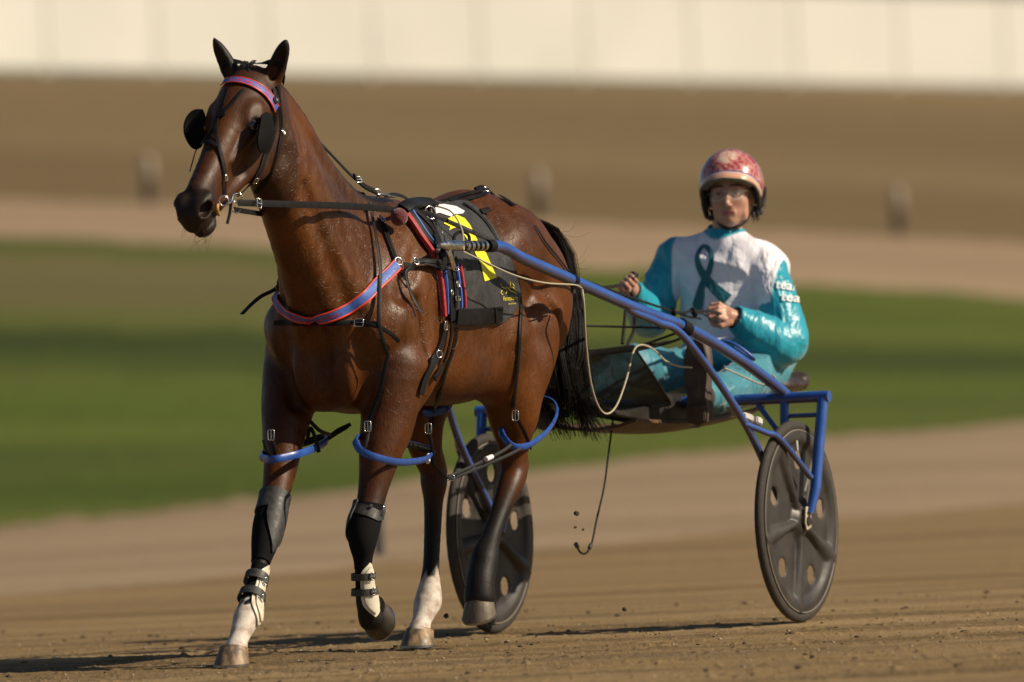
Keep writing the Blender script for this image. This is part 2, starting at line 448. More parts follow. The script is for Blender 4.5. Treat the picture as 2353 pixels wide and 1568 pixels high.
def zone(name, i0, i1, mt, na=90, nd=40, disp=None, attrs=None, arange=(-.30, .30)):
    aa = np.concatenate([np.linspace(arange[0], -.06, 12)[:-1], np.linspace(-.06, .06, na), np.linspace(.06, arange[1], 12)[1:]]) if arange[1] > .07 else np.linspace(arange[0], arange[1], na)
    V = np.zeros((nd + 1, len(aa), 3)); extra = {}
    wob = lambda k: 0.0 if k in (0, 1, 2) else .35 * (vnoise(aa * 160 + k * 31, aa * 0 + k, 4) - .5) + .15 * (vnoise(aa * 900 + k * 31, aa * 0 + k, 7) - .5)
    d0, z0 = line(i0, aa); d1, z1 = line(i1, aa); d0 = d0 + wob(i0) * 3; d1 = d1 + wob(i1) * 3
    LL = [line(k, aa) for k in range(max(0, i0 - 1), min(len(LINES), i1 + 2))]
    def prof(d):
        z = LL[0][1] + 0 * d
        for (p0, q0), (p1, q1) in zip(LL[:-1], LL[1:]): z = np.where(d >= p0 - 1e-9, q0 + (q1 - q0) * np.clip((d - p0) / (p1 - p0 + 1e-9), 0, 1), z)
        return z
    for j in range(nd + 1):
        t = j / nd; d = d0 + (d1 - d0) * t; z = prof(d)
        V[j, :, 0] = C0.x + _F.x * d + _R.x * aa * d; V[j, :, 1] = C0.y + _F.y * d + _R.y * aa * d; V[j, :, 2] = z + (disp(aa * d, d) if disp else 0)
    n = len(aa); J, I = np.meshgrid(np.arange(nd), np.arange(n - 1), indexing='ij'); F = np.stack([J * n + I, J * n + I + 1, (J + 1) * n + I + 1, (J + 1) * n + I], -1).reshape(-1, 4)
    o = npmesh(name, V.reshape(-1, 3), F, [mt]); struct(o)
    for k, fn in (attrs or {}).items():
        T_, A_ = np.meshgrid(np.linspace(0, 1, nd + 1), aa, indexing='ij'); attr(o, k, fn(T_, A_).ravel())
    return o
D1, D2, D3 = (.17, .110, .048), (.32, .215, .100), (.46, .325, .165)
M_TRK = ground_mat('loose brown track sand', (D1, D2, D3), .9, 5, .012, fine=130, grain=.50, attr_mix=[('dark', (.13, .088, .048))])
M_TRK2 = ground_mat('track sand', ((.17, .113, .052), (.235, .158, .075), (.30, .207, .104)), .35, 5, .02, fine=12, grain=.3)
M_PATH = ground_mat('pale pinkish grit', ((.235, .166, .100), (.295, .212, .132), (.345, .252, .162)), .25, 6, .02, fine=8, grain=.15)
M_GRASS = ground_mat('mown grass', ((.056, .082, .008), (.082, .112, .012), (.112, .138, .020)), .22, 4, .05, fine=9, grain=.35, attr_mix=[('dry', (.155, .128, .052)), ('deep_green', (.034, .050, .007))])
M_PATH2 = ground_mat('outer path grit', ((.25, .176, .108), (.30, .213, .132), (.34, .245, .155)), .12, 6, .02, fine=5, grain=.12)
M_BANK = ground_mat('banked track sand', ((.125, .086, .040), (.165, .115, .055), (.20, .142, .070)), .09, 7, .02, fine=4, grain=.15)
# near ground, really rough where it is in focus
def rough_(u, d):
    g = vnoise(u / .0075, d / .05, 1) * .8 + vnoise(u / .026, d / .09, 2) * .8 + vnoise(u / .075, d / .22, 3) * 1.2
    clod = np.maximum(0, vnoise(u / .045 + 7, d / .08, 5) - .80) * 5
    rut = np.sin((d + u * .35) * 3.1 + 1.5 * vnoise(u / .8, d / 1.2, 6)) * .5 + .5
    fade = .25 + .75 * np.clip((43.5 - d) / 5, 0, 1)
    return ((g * .0032 - .006 + clod * .009) * (.5 + .9 * vnoise(u / 1.1 + 3, d / .35, 8)) + rut * .004) * fade - .003
nd = 600; na = 1000
aa = np.linspace(-.0495, .0495, na); dd = np.linspace(32.5, 47, nd); A_, D_ = np.meshgrid(aa, dd); U_ = A_ * D_
edge = np.minimum(1, np.minimum(np.minimum((D_ - 32.5) / .3, (47 - D_) / .8), np.minimum((A_ + .0495) / .001, (.0495 - A_) / .001)))
Z = rough_(U_, D_) * edge
V = np.stack([C0.x + _F.x * D_ + _R.x * U_, C0.y + _F.y * D_ + _R.y * U_, Z], -1).reshape(-1, 3)
J, I = np.meshgrid(np.arange(nd - 1), np.arange(na - 1), indexing='ij'); F = np.stack([J * na + I, J * na + I + 1, (J + 1) * na + I + 1, (J + 1) * na + I], -1).reshape(-1, 4)
o = npmesh('track', V, F, [M_TRK]); struct(o)
dk = sstep(.55, .80, vnoise((U_ + D_ * .3) / 1.6 + 2, (D_ + U_ * .12) / .28, 11)) * .55 + sstep(.83, .93, vnoise(U_ / .05, D_ / .10, 12)) * .6
rut = np.exp(-((D_ + U_ * .16 - 36.35) / .22) ** 2) * .65 + np.exp(-((D_ + U_ * .10 - 38.6) / .12) ** 2) * .4
attr(o, 'dark', (np.clip(dk * .75 + rut * (.5 + .5 * vnoise(U_ / .3, D_ / .2, 13)), 0, 1) * np.clip((46.5 - D_) / 4, 0, 1)).ravel())
# the same track carried on to both sides, in front and behind
for (a0, a1) in ((-.30, -.0495), (.0495, .30)):
    pass
for aa2 in (np.linspace(.0495, .30, 30), np.linspace(-.30, -.0495, 30)):
  V = np.array([[*(C0 + _F * d + _R * (a * d))[:2], 0] for d in np.linspace(32.5, 47, 20) for a in aa2]); n = 30
  J, I = np.meshgrid(np.arange(19), np.arange(n - 1), indexing='ij'); F = np.stack([J * n + I, J * n + I + 1, (J + 1) * n + I + 1, (J + 1) * n + I], -1).reshape(-1, 4)
  struct(npmesh('track', V, F, [M_TRK]))
zone('track', 0, 1, M_TRK2, na=40, nd=20)
zone('track', 2, 3, M_TRK2, na=160, nd=40)
zone('path', 3, 4, M_PATH, na=120, nd=20, attrs={})
X_ = lambda A: (A / .0447 + 1) / 2
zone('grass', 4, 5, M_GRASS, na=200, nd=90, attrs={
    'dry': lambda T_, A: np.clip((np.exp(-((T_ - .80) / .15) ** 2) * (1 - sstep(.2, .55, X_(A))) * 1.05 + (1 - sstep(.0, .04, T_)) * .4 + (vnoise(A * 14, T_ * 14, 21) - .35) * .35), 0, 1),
    'deep_green': lambda T_, A: np.clip(np.exp(-((T_ - .55 + .12 * X_(A)) / .10) ** 2) * .8 + (vnoise(A * 9, T_ * 16, 22) - .4) * .5, 0, 1)})  # a band and mottling of darker green turf
zone('path', 5, 6, M_PATH2, na=90, nd=10)
zone('banked_track', 6, 7, M_BANK, na=90, nd=20)
zone('ground', 7, 9, M_GRASS, na=40, nd=10, attrs={'dry': lambda T_, A: A * 0 + .3, 'deep_green': lambda T_, A: A * 0})
# clods and stones lying in the sand
M_CLOD = mat('damp dark clod', (.075, .048, .028), .95, noise=(90, .4), bump=(120, 1, .004)); M_STONE = mat('pale grit', (.40, .33, .24), .8)
CV, CF = [], []
ico = bmesh.new(); bmesh.ops.create_icosphere(ico, subdivisions=1, radius=1); ico.verts.ensure_lookup_table(); iv = [v.co.copy() for v in ico.verts]; if_ = [tuple(v.index for v in f.verts) for f in ico.faces]; ico.free()
def scatter(n, smin, smax, name, mt, label, rs, spread=1.0):
    V = []; F = []
    for k in range(n):
        d = 33 + 11.0 * rs.rand() ** 1.1; a = rs.uniform(-.047, .047); s = smin + (smax - smin) * rs.rand() ** 4
        p = C0 + _F * d + _R * (a * d); p.z = float(rough_(np.array([a * d]), np.array([d]))[0]) + s * .2; b0 = len(V)
        for v in iv: V.append((p.x + v.x * s * rs.uniform(.7, 1.5), p.y + v.y * s * rs.uniform(.7, 1.5), p.z + v.z * s * rs.uniform(.5, .9)))
        for f in if_: F.append(tuple(b0 + q for q in f))
    o = obj(name, (V, F), mt, None, sharp=0); o['kind'] = 'stuff'; o['label'] = label; o['category'] = 'dirt'
    return o
rs = np.random.RandomState(9)
scatter(380, .003, .013, 'dirt_clods', M_CLOD, 'small dark clods of dirt strewn over the brown track sand', rs)
scatter(800, .0025, .006, 'grit', M_STONE, 'pale grains of grit strewn over the brown track sand', rs)
for k, (x, y, Y, s, lab) in enumerate(((1325, 1180, .3, .009, 'largest brown clod in the air between the cart wheels'), (1025, 1416, .0, .008, 'brown clod in the air just behind the white hind pastern'), (1322, 1212, .3, .0045, 'tiny clod in the air below the largest flying one'), (1435, 1400, .2, .007, 'dark clod hopping over the sand between the wheels'), (1340, 1217, .3, .004, 'tiny clod in the air near the hooked strap end'))):
    bm = bmesh.new(); bmesh.ops.create_icosphere(bm, subdivisions=2, radius=s)
    for v in bm.verts: v.co = Vector((v.co.x * 1.3, v.co.y * 1.1, v.co.z)) * (1 + .35 * math.sin(v.co.x * 900 + k) * math.sin(v.co.z * 700))
    bmesh.ops.translate(bm, verts=bm.verts, vec=at(x, y, Y)); o = obj('dirt_clod', bm, M_CLOD); tag(o, lab, 'clod', 'clods thrown up by the hooves and wheels')
# ---- white fence along the outside of the far track
M_FENCE = mat('white fence panel', (.60, .59, .545), .65, noise=(.5, .06)); M_POSTW = mat('weathered cream post', (.555, .54, .48), .7)
fe = empty('fence', tuple(gpt(0, 143))); tag(fe, 'long solid white panel fence along the outside of the far track', 'fence')
def fpt(x):           # foot of the fence where it is seen at x
    a = (x - W_ / 2) / FPX; d, z = line(7, np.array(a)); return gpt(float(a), float(d) + .3)
seams = [140, 393, 647, 888, 1133, 1375, 1617, 1857, 2097, 2335]
step = 243; xs = [140 - 254 * k for k in range(26, 0, -1)] + seams + [2335 + 238 * k for k in range(1, 24)]
FH = 1.20
for x0, x1 in zip(xs[:-1], xs[1:]):
    a, b = fpt(x0), fpt(x1); t = (b - a).normalized(); n = Vector((-t.y, t.x, 0)); n = n if n.dot(_F) > 0 else -n
    g = t * .02
    slab('panel', [a + g + Vector((0, 0, .05)), b - g + Vector((0, 0, .05)), b - g + Vector((0, 0, FH)), a + g + Vector((0, 0, FH))], n * .05, M_FENCE, fe)
    c = a; slab('post', [c - t * .06 + n * .02 + Vector((0, 0, -.1)), c + t * .06 + n * .02 + Vector((0, 0, -.1)), c + t * .06 + n * .02 + Vector((0, 0, FH + .01)), c - t * .06 + n * .02 + Vector((0, 0, FH + .01))], n * .10, M_POSTW, fe)
    slab('cap_rail', [a + Vector((0, 0, FH + .012)) - n * .02, b + Vector((0, 0, FH + .012)) - n * .02, b + Vector((0, 0, FH + .05)) - n * .02, a + Vector((0, 0, FH + .05)) - n * .02], n * .12, mat('grey rail', (.22, .21, .20), .5, metal=.3) if x0 == xs[0] else bpy.data.materials['grey rail'], fe)
# ---- marker posts
M_MKW = mat('cream marker plastic', (.30, .25, .19), .5); M_MKB = mat('brown marker base', (.075, .050, .036), .7)
def marker(x, y, h, r, label):
    p, a, d = ground_hit(x, y); root = empty('marker_post', tuple(p)); tag(root, label, 'marker post', 'marker posts beside the far track')
    k = h
    bm = tube(None, [p + Vector((0, 0, -.05)), p + Vector((0, 0, k * .56))], r, None, seg=20); obj('base', bm, M_MKB, root)
    bm = tube(None, [p + Vector((0, 0, k * z)) for z in (.56, .80, .90, .96, .99)], lambda t: r * (1.0, 1.0, .85, .55, .2)[int(round(t * 4))], None, seg=20); obj('cap', bm, M_MKW, root)
marker(345, 470, .50, .062, 'leftmost marker post, cream topped and brown, behind the horse muzzle')
marker(1240, 502, .50, .064, 'cream topped brown marker post seen above the horse rump')
marker(2067, 540, .50, .062, 'cream topped brown marker post to the right of the driver')
p, a, d = ground_hit(872, 1276)
pk = tube('marker_peg', [p + Vector((0, 0, -.05)), p + Vector((0, 0, .02)), p + Vector((0, 0, .42)), p + Vector((0, 0, .46))], lambda t: .028 if t < .9 else .018, mat('dark grey plastic', (.05, .05, .055), .5), None, seg=14)
tag(pk, 'dark grey peg standing on the track behind the lifted foreleg', 'marker peg')
# ================================================================ the horse
hf = Field(axis((.62, 2.86, .009), (2.86, 3.72, .005)), axis((-.40, -.14, .009), (-.14, .14, .0045), (.14, .40, .009)),
           axis((-.01, 1.26, .008), (1.26, 2.12, .0047)))
def V3(x, y, z): return np.array((x, y, z), float)
def pc(x, y, Y, w):                    # leg station: centre seen at (x, y), width w across the view
    p = at(x, y, Y); return (np.array(p), w / 1400.0)
# trunk
hf.chain([(V3(2.33, 0, 1.16), .245), (V3(2.12, 0, 1.155), .315), (V3(1.85, 0, 1.15), .315), (V3(1.60, 0, 1.165), .30), (V3(1.36, 0, 1.21), .26), (V3(1.18, 0, 1.26), .22)], k=.03, ysc=.78)
hf.chain([(V3(2.22, 0, 1.40), .065), (V3(2.05, 0, 1.43), .07), (V3(1.85, 0, 1.40), .07), (V3(1.6, 0, 1.40), .09), (V3(1.38, 0, 1.43), .105), (V3(1.17, 0, 1.395), .095), (V3(1.02, 0, 1.365), .060)], k=.10)
for s in (-1, 1):
    # haunch
    hf.ell((1.32, s * .13, 1.33), (.20, .13, .15), k=.08)
    hf.ell((1.15, s * .135, 1.17), (.19, .125, .20), k=.08)
    hf.cone((1.13, s * .10, 1.25), (1.10, s * .12, 1.04), .11, .09, k=.06)
    hf.ell((1.43, s * .19, 1.31), (.08, .035, .06), k=.10)        # hip point
    # shoulder blade, upper arm, chest muscles
    hf.cone((2.13, s * .10, 1.38), (2.40, s * .150, 1.10), .095, .105, k=.07)
    hf.cone((2.40, s * .150, 1.10), (2.28, s * .165, .93), .095, .11, k=.07)
    hf.ell((2.46, s * .150, 1.06), (.08, .070, .10), k=.05)
    hf.ell((2.47, s * .075, .97), (.10, .080, .145), k=.035)
    hf.ell((2.20, s * .19, 1.12), (.11, .055, .20), k=.07)        # triceps
    hf.ell((1.75, s * .10, .93), (.35, .12, .11), k=.08)
hf.ell((2.30, 0, .90), (.24, .14, .10), k=.07)                    # brisket
# neck: spine line high, throat line low, blended
hf.chain([(V3(2.30, 0, 1.20), .225), (V3(2.46, 0, 1.32), .185), (V3(2.62, 0, 1.465), .145), (V3(2.755, 0, 1.61), .122), (V3(2.88, 0, 1.74), .104)], k=.05, ysc=.72)
hf.chain([(V3(2.12, 0, 1.425), .065), (V3(2.32, 0, 1.50), .055), (V3(2.50, 0, 1.61), .046), (V3(2.68, 0, 1.765), .042), (V3(2.86, 0, 1.87), .042)], k=.07)
hf.chain([(V3(2.52, 0, 1.17), .125), (V3(2.68, 0, 1.34), .088), (V3(2.80, 0, 1.49), .075), (V3(2.90, 0, 1.60), .07)], k=.07)
for s in (-1, 1):
    hf.chain([(V3(2.50, s * .095, 1.16), .06), (V3(2.66, s * .06, 1.37), .042), (V3(2.80, s * .045, 1.56), .036), (V3(2.88, s * .05, 1.70), .03)], k=.035)
# ---- head in its own frame: s along the face, n out of the forehead, y across
HA = np.array((2.985, 0, 1.865)); HB = np.array((3.425, -.022, 1.475))
hs = (HB - HA) / np.linalg.norm(HB - HA); hn = np.cross(hs, (.045, 1, 0)); hn *= -1 if hn[2] < 0 else 1; hn /= np.linalg.norm(hn); hy = np.array((.045, 1., 0)); hy /= np.linalg.norm(hy)
HR = np.stack([hs, hy, hn], 1)
def hp(s, y, n): return HA + hs * s + hy * y + hn * n
hf.ell(hp(.02, 0, .01), (.10, .078, .085), k=.04, rot=HR)
hf.ell(hp(.12, 0, .012), (.15, .086, .088), k=.05, rot=HR)
hf.chain([(hp(.10, 0, .035), .066), (hp(.24, 0, .035), .056), (hp(.38, 0, .03), .044), (hp(.52, 0, .03), .038)], k=.03)
hf.chain([(hp(.22, 0, -.02), .060), (hp(.36, 0, -.012), .050), (hp(.50, 0, -.01), .044), (hp(.56, 0, -.005), .046)], k=.03)
hf.ell(hp(.02, 0, -.05), (.10, .07, .09), k=.06, rot=HR)
for s in (-1, 1):
    hf.ell(hp(.165, s * .048, -.090), (.125, .036, .100), k=.03, rot=HR)       # cheek
    hf.cone(hp(.10, s * .05, -.135), hp(.24, s * .037, -.130), .034, .030, k=.03)
    hf.cone(hp(.24, s * .037, -.118), hp(.50, s * .015, -.060), .026, .020, k=.04)
    hf.ell(hp(.165, s * .080, .040), (.052, .026, .034), k=.03, rot=HR)       # brow and orbit
    hf.cone(hp(.215, s * .074, .012), hp(.35, s * .050, .004), .018, .010, k=.018)   # facial crest
    hf.cone(hp(.16, s * .070, .005), hp(.05, s * .078, -.005), .018, .020, k=.03)
    hf.ell(hp(.575, s * .030, .022), (.048, .028, .036), k=.02, rot=HR)       # nostril rim
    hf.cone(hp(.545, s * .048, .030), hp(.60, s * .047, .012), .017, .016, k=.012)
hf.ell(hp(.60, 0, -.004), (.044, .047, .048), k=.025, rot=HR)
hf.ell(hp(.585, 0, -.030), (.055, .046, .036), k=.015, rot=HR)                # upper lip
hf.ell(hp(.565, 0, -.078), (.048, .038, .026), k=.016, rot=HR)                # chin
for s in (-1, 1):
    hf.ell(hp(.575, s * .050, .020), (.036, .014, .030), k=.014, rot=HR)
    hf.ell(hp(.594, s * .052, .018), (.030, .029, .023), k=.005, rot=HR, op='s')   # nostril
    hf.ell(hp(.203, s * .101, .030), (.021, .020, .0115), k=.005, rot=HR, op='s')   # eye socket
    hf.ell(hp(.20, s * .105, .075), (.06, .018, .03), k=.03, rot=HR, op='s')
    hf.ell(hp(.40, s * .062, -.022), (.10, .014, .022), k=.02, rot=HR, op='s')
hf.ell(hp(.60, 0, -.056), (.075, .09, .0035), k=.008, rot=HR, op='s')              # mouth
# ears
EARS = []
for s, tip, base, ryaw in ((1, (660, 88), (628, 190), 0), (-1, (490, 86), (523, 182), 0)):
    t = np.array(at(tip[0], tip[1], s * .125)); b = np.array(at(base[0], base[1], s * .062))
    b[0] = HA[0] - .01; b[2] = HA[2] + .03; t = np.array(atx(tip[0], tip[1], HA[0] + .035))
    ez = t - b; L = np.linalg.norm(ez); ez /= L
    ef = np.array((1, s * .35, 0.0)); ef -= ez * ef.dot(ez); ef /= np.linalg.norm(ef); el = np.cross(ez, ef)
    R = np.stack([ef, el, ez], 1)
    hf.ell(b + ez * L * .47, (.021, .027, L * .47), k=.012, rot=R)
    hf.cone(b - ez * .01, b + ez * L * .30, .030, .023, k=.03)
    hf.cone(b + ez * L * .55, t, .021, .002, k=.012)
    hf.ell(b + ez * L * .50 + ef * .026, (.021, .019, L * .40), k=.006, rot=R, op='s')
    EARS.append((b, ez, ef, L))
# ---- legs
def leg(st, k=.022): hf.chain([pc(*q) for q in st], k=k)
# near-side (left) fore, knee bent and hoof off the ground
leg([(905, 850, .175, 160), (893, 950, .17, 128), (876, 1030, .16, 102), (860, 1110, .15, 72), (848, 1170, .145, 62), (838, 1205, .14, 68), (833, 1245, .14, 60), (834, 1285, .138, 38), (836, 1345, .135, 34), (840, 1378, .135, 44), (845, 1402, .138, 46), (853, 1422, .14, 60)])
leg([(915, 900, .13, 120), (890, 1000, .15, 90)], k=.05)
# off-side (right) fore, planted
leg([(682, 820, -.18, 150), (664, 920, -.18, 128), (652, 1000, -.17, 98), (645, 1070, -.16, 78), (630, 1150, -.15, 62), (618, 1200, -.145, 66), (609, 1245, -.14, 58), (597, 1300, -.138, 36), (582, 1360, -.135, 36), (568, 1415, -.13, 58), (561, 1435, -.13, 54), (548, 1470, -.13, 44), (540, 1500, -.13, 56)])
# near-side (left) hind, swinging forward, hoof off the ground
leg([(1205, 740, .155, 190), (1200, 800, .155, 170), (1192, 860, .16, 148), (1185, 930, .16, 110), (1180, 1000, .15, 84), (1180, 1050, .145, 66), (1181, 1085, .145, 64), (1170, 1120, .145, 58), (1148, 1180, .14, 44), (1128, 1235, .14, 44), (1115, 1278, .14, 62), (1110, 1306, .14, 64), (1104, 1335, .14, 66), (1102, 1372, .14, 74)])
leg([(1130, 780, .14, 190), (1150, 870, .15, 125), (1175, 950, .155, 92)], k=.07)
hf.cone(at(1200, 1072, .15), at(1200, 1005, .15), .024, .014, k=.02)
# off-side (right) hind, planted
leg([(1010, 800, -.17, 170), (980, 900, -.165, 140), (968, 960, -.16, 112), (978, 1030, -.15, 78), (994, 1080, -.145, 60), (997, 1110, -.14, 62), (996, 1150, -.14, 46), (994, 1220, -.14, 40), (990, 1310, -.14, 40), (985, 1375, -.14, 62), (980, 1392, -.14, 60), (968, 1430, -.14, 44), (962, 1455, -.14, 56)])
hf.cone(at(1012, 1085, -.14), at(1005, 1030, -.14), .024, .016, k=.03)
# dock of the tail
hf.chain([(V3(1.0, 0, 1.38), .05), (V3(.91, 0, 1.36), .042), (V3(.84, 0, 1.28), .034), (V3(.81, 0, 1.16), .028)], k=.04)
# grooves between muscles
for s in (-1, 1):
    hf.cone(V3(2.58, s * .135, 1.13), V3(2.80, s * .085, 1.55), .018, .012, k=.05, op='s')
hf.cone(V3(2.59, 0, 1.12), V3(2.57, 0, .84), .026, .024, k=.045, op='s')
for s in (-1, 1):
    hf.cone(V3(2.56, s * .150, 1.04), V3(2.51, s * .125, .84), .020, .020, k=.04, op='s')
    hf.cone(V3(2.33, s * .235, 1.16), V3(2.30, s * .245, .98), .012, .010, k=.05, op='s')
    hf.cone(V3(2.20, s * .225, 1.38), V3(2.42, s * .235, 1.18), .010, .012, k=.05, op='s')
    hf.cone(V3(1.32, s * .26, 1.20), V3(1.18, s * .26, .98), .010, .012, k=.06, op='s')

def leg_end():
    pass
HV, HF = hf.mesh(smooth=3)
del hf
# coat: bay with black points, two white socks
hx, hyv, hz = HV[:, 0], HV[:, 1], HV[:, 2]
rs = np.random.RandomState(3)
wob = .03 * np.sin(hx * 37 + hz * 11) * np.sin(hyv * 41 + 1)
isfore = hx > 2.25
blk = np.where(isfore, 1 - sstep(.44, .66, hz + wob), 1 - sstep(.40, .66, hz + wob))
blk = np.maximum(blk, 0)
q = HV - HA; qs = q @ hs; qy = q @ hy; qn = q @ hn
head = (hx > 2.86) & (hz > 1.3)
blk = np.maximum(blk, np.where(head, .38 + .2 * np.sin(qs * 9 + 1) * np.sin(qy * 30), 0))
muz = np.where(head, sstep(.46, .56, qs + .02 * np.sin(qn * 60)) * .85, 0)
blk = np.maximum(blk, muz)
for s in (-1, 1):
    d = np.sqrt(((qs - .203) / 1.3) ** 2 + (qy - s * .09) ** 2 + (qn - .030) ** 2)
    blk = np.maximum(blk, np.where(head, .9 * (1 - sstep(.018, .042, d)), 0))
for b, ez, ef, L in EARS:
    w = (HV - b); al = w @ ez
    near = (np.linalg.norm(w - al[:, None] * ez, axis=1) < .06) & (al > .03) & (al < L + .03)
    blk = np.maximum(blk, np.where(near, sstep(.03, .07, al) * .97, 0))
crest = (hx > 2.1) & (hx < 2.95) & (hz > 1.3)
bx = np.linspace(2.08, 2.96, 40); bz = []
for b_ in bx:
    mk = (np.abs(hx - b_) < .014) & (np.abs(hyv) < .02) & (hz > 1.3); bz.append(hz[mk].max() if mk.any() else 1.5)
cr = np.interp(hx, bx, bz)
blk = np.maximum(blk, np.where(crest & (np.abs(hyv) < .08), sstep(-.06, -.022, hz - cr), 0))
dk = (hx < .99) & (np.abs(hyv) < .055) & (hz > 1.05)
blk = np.maximum(blk, np.where(dk, 1 - sstep(.90, .99, hx), 0))
zig = .012 * np.sin(hx * 160) + .01 * np.sin(hyv * 210 + hx * 90)
wht = np.where((hyv < -.03) & (hx > 2.4), 1 - sstep(.20, .215, hz + zig), 0)
wht = np.maximum(wht, np.where((hyv < -.03) & (hx < 2.2), 1 - sstep(.225, .265, hz + 2.2 * zig), 0))

def coat_material():
    m = bpy.data.materials.new('bay coat'); m.use_nodes = True; nt = m.node_tree; b = nt.nodes['Principled BSDF']
    N = nt.nodes.new; Lk = nt.links.new
    tc = N('ShaderNodeTexCoord')
    def noise(sc, det=4, dist=0.0, src=None, st=(1, 1, 1)):
        mp = N('ShaderNodeMapping'); mp.inputs['Scale'].default_value = st; Lk(src or tc.outputs['Object'], mp.inputs[0])
        n = N('ShaderNodeTexNoise'); n.inputs['Scale'].default_value = sc; n.inputs['Detail'].default_value = det; n.inputs['Distortion'].default_value = dist
        Lk(mp.outputs[0], n.inputs['Vector']); return n
    def ramp(fac, stops):
        r = N('ShaderNodeValToRGB'); e = r.color_ramp.elements
        while len(e) < len(stops): e.new(.5)
        for i, (p, c) in enumerate(stops): e[i].position = p; e[i].color = (*c, 1) if len(c) == 3 else c
        Lk(fac, r.inputs[0]); return r.outputs[0]
    def mix(f, a, c, bt='MIX'):
        x = N('ShaderNodeMix'); x.data_type = 'RGBA'; x.blend_type = bt
        for sock, v in ((x.inputs[0], f), (x.inputs[6], a), (x.inputs[7], c)):
            if isinstance(v, (int, float)): sock.default_value = v
            elif isinstance(v, tuple): sock.default_value = (*v, 1)
            else: Lk(v, sock)
        return x.outputs[2]
    def math_(op, a, c=0.0, cl=False):
        x = N('ShaderNodeMath'); x.operation = op; x.use_clamp = cl
        for sock, v in ((x.inputs[0], a), (x.inputs[1], c)):
            if isinstance(v, (int, float)): sock.default_value = v
            else: Lk(v, sock)
        return x.outputs[0]
    big = noise(3.0, 3); base = ramp(big.outputs['Fac'], [(.3, (.040, .0105, .0014)), (.7, (.122, .035, .0036))])
    hair = noise(220, 3, 0, None, (1, 1, .22)); base = mix(.55, base, ramp(hair.outputs['Fac'], [(.3, (.4, .4, .4)), (.7, (1.5, 1.5, 1.5))]), 'MULTIPLY')
    ab = N('ShaderNodeAttribute'); ab.attribute_name = 'blk'; aw = N('ShaderNodeAttribute'); aw.attribute_name = 'wht'; asw = N('ShaderNodeAttribute'); asw.attribute_name = 'sweat'
    # sweat: crusted ridges where the wet coat is matted
    wn_ = noise(9, 3); sp = mix(.30, tc.outputs['Object'], wn_.outputs['Color'], 'ADD')
    def ridges(sc, w):
        v = N('ShaderNodeTexVoronoi'); v.feature = 'DISTANCE_TO_EDGE'; v.inputs['Scale'].default_value = sc
        mp = N('ShaderNodeMapping'); mp.inputs['Scale'].default_value = (1, 1, .62); Lk(sp, mp.inputs[0]); Lk(mp.outputs[0], v.inputs['Vector'])
        r = N('ShaderNodeMapRange'); r.interpolation_type = 'SMOOTHSTEP'; r.inputs[1].default_value = 0; r.inputs[2].default_value = w; r.inputs[3].default_value = 1; r.inputs[4].default_value = 0
        Lk(v.outputs['Distance'], r.inputs[0]); return r.outputs[0]
    rA = ridges(30, .05); rB = ridges(9, .018)
    patch = noise(7, 3); pm = ramp(patch.outputs['Fac'], [(.47, (0, 0, 0)), (.58, (1, 1, 1))])
    patch2 = noise(13, 2); pm2 = ramp(patch2.outputs['Fac'], [(.42, (0, 0, 0)), (.55, (1, 1, 1))])
    rid = math_('MULTIPLY', math_('MULTIPLY', rA, pm2), asw.outputs['Fac'])
    vein = math_('MULTIPLY', math_('MULTIPLY', rB, pm), math_('SUBTRACT', 1.0, math_('MULTIPLY', ab.outputs['Fac'], 3.0), True)); vein = math_('MULTIPLY', vein, math_('SUBTRACT', 1.0, aw.outputs['Fac'], True))
    sw = math_('MULTIPLY', asw.outputs['Fac'], ramp(noise(26, 5, .6, None, (1, 1, .5)).outputs['Fac'], [(.42, (0, 0, 0)), (.66, (1, 1, 1))]))
    base = mix(math_('MULTIPLY', sw, .22), base, (.22, .120, .060))
    base = mix(math_('MULTIPLY', rid, .12), base, (.30, .20, .13))
    base = mix(ab.outputs['Fac'], base, (.0075, .0055, .0048))
    white = ramp(noise(30, 4).outputs['Fac'], [(.35, (.42, .33, .27)), (.6, (.66, .60, .52))])
    base = mix(aw.outputs['Fac'], base, white)
    Lk(base, b.inputs['Base Color'])
    rr = ramp(noise(14, 5).outputs['Fac'], [(.3, (.36, .36, .36)), (.7, (.62, .62, .62))])
    rr2 = mix(ab.outputs['Fac'], rr, (.55, .55, .55)); rr2 = mix(math_('MULTIPLY', asw.outputs['Fac'], .5), rr2, (.30, .30, .30))
    Lk(rr2, b.inputs['Roughness']); b.inputs['Specular IOR Level'].default_value = .28
    b.inputs['Sheen Weight'].default_value = .0; b.inputs['Sheen Roughness'].default_value = .4
    hgt = math_('ADD', math_('MULTIPLY', rid, .38), math_('MULTIPLY', vein, .35))
    hgt = math_('ADD', hgt, math_('MULTIPLY', hair.outputs['Fac'], .30))
    hgt = math_('ADD', hgt, math_('MULTIPLY', noise(11, 3).outputs['Fac'], 1.1))
    bp = N('ShaderNodeBump'); bp.inputs['Strength'].default_value = .6; bp.inputs['Distance'].default_value = .005
    Lk(hgt, bp.inputs['Height']); Lk(bp.outputs[0], b.inputs['Normal'])
    return m
M_COAT = coat_material()
horse = npmesh('horse', HV, HF, [M_COAT])
tag(horse, 'bay racehorse with two white socks, walking in harness ahead of the blue cart', 'horse')
attr(horse, 'blk', np.clip(blk, 0, 1)); attr(horse, 'wht', np.clip(wht, 0, 1))
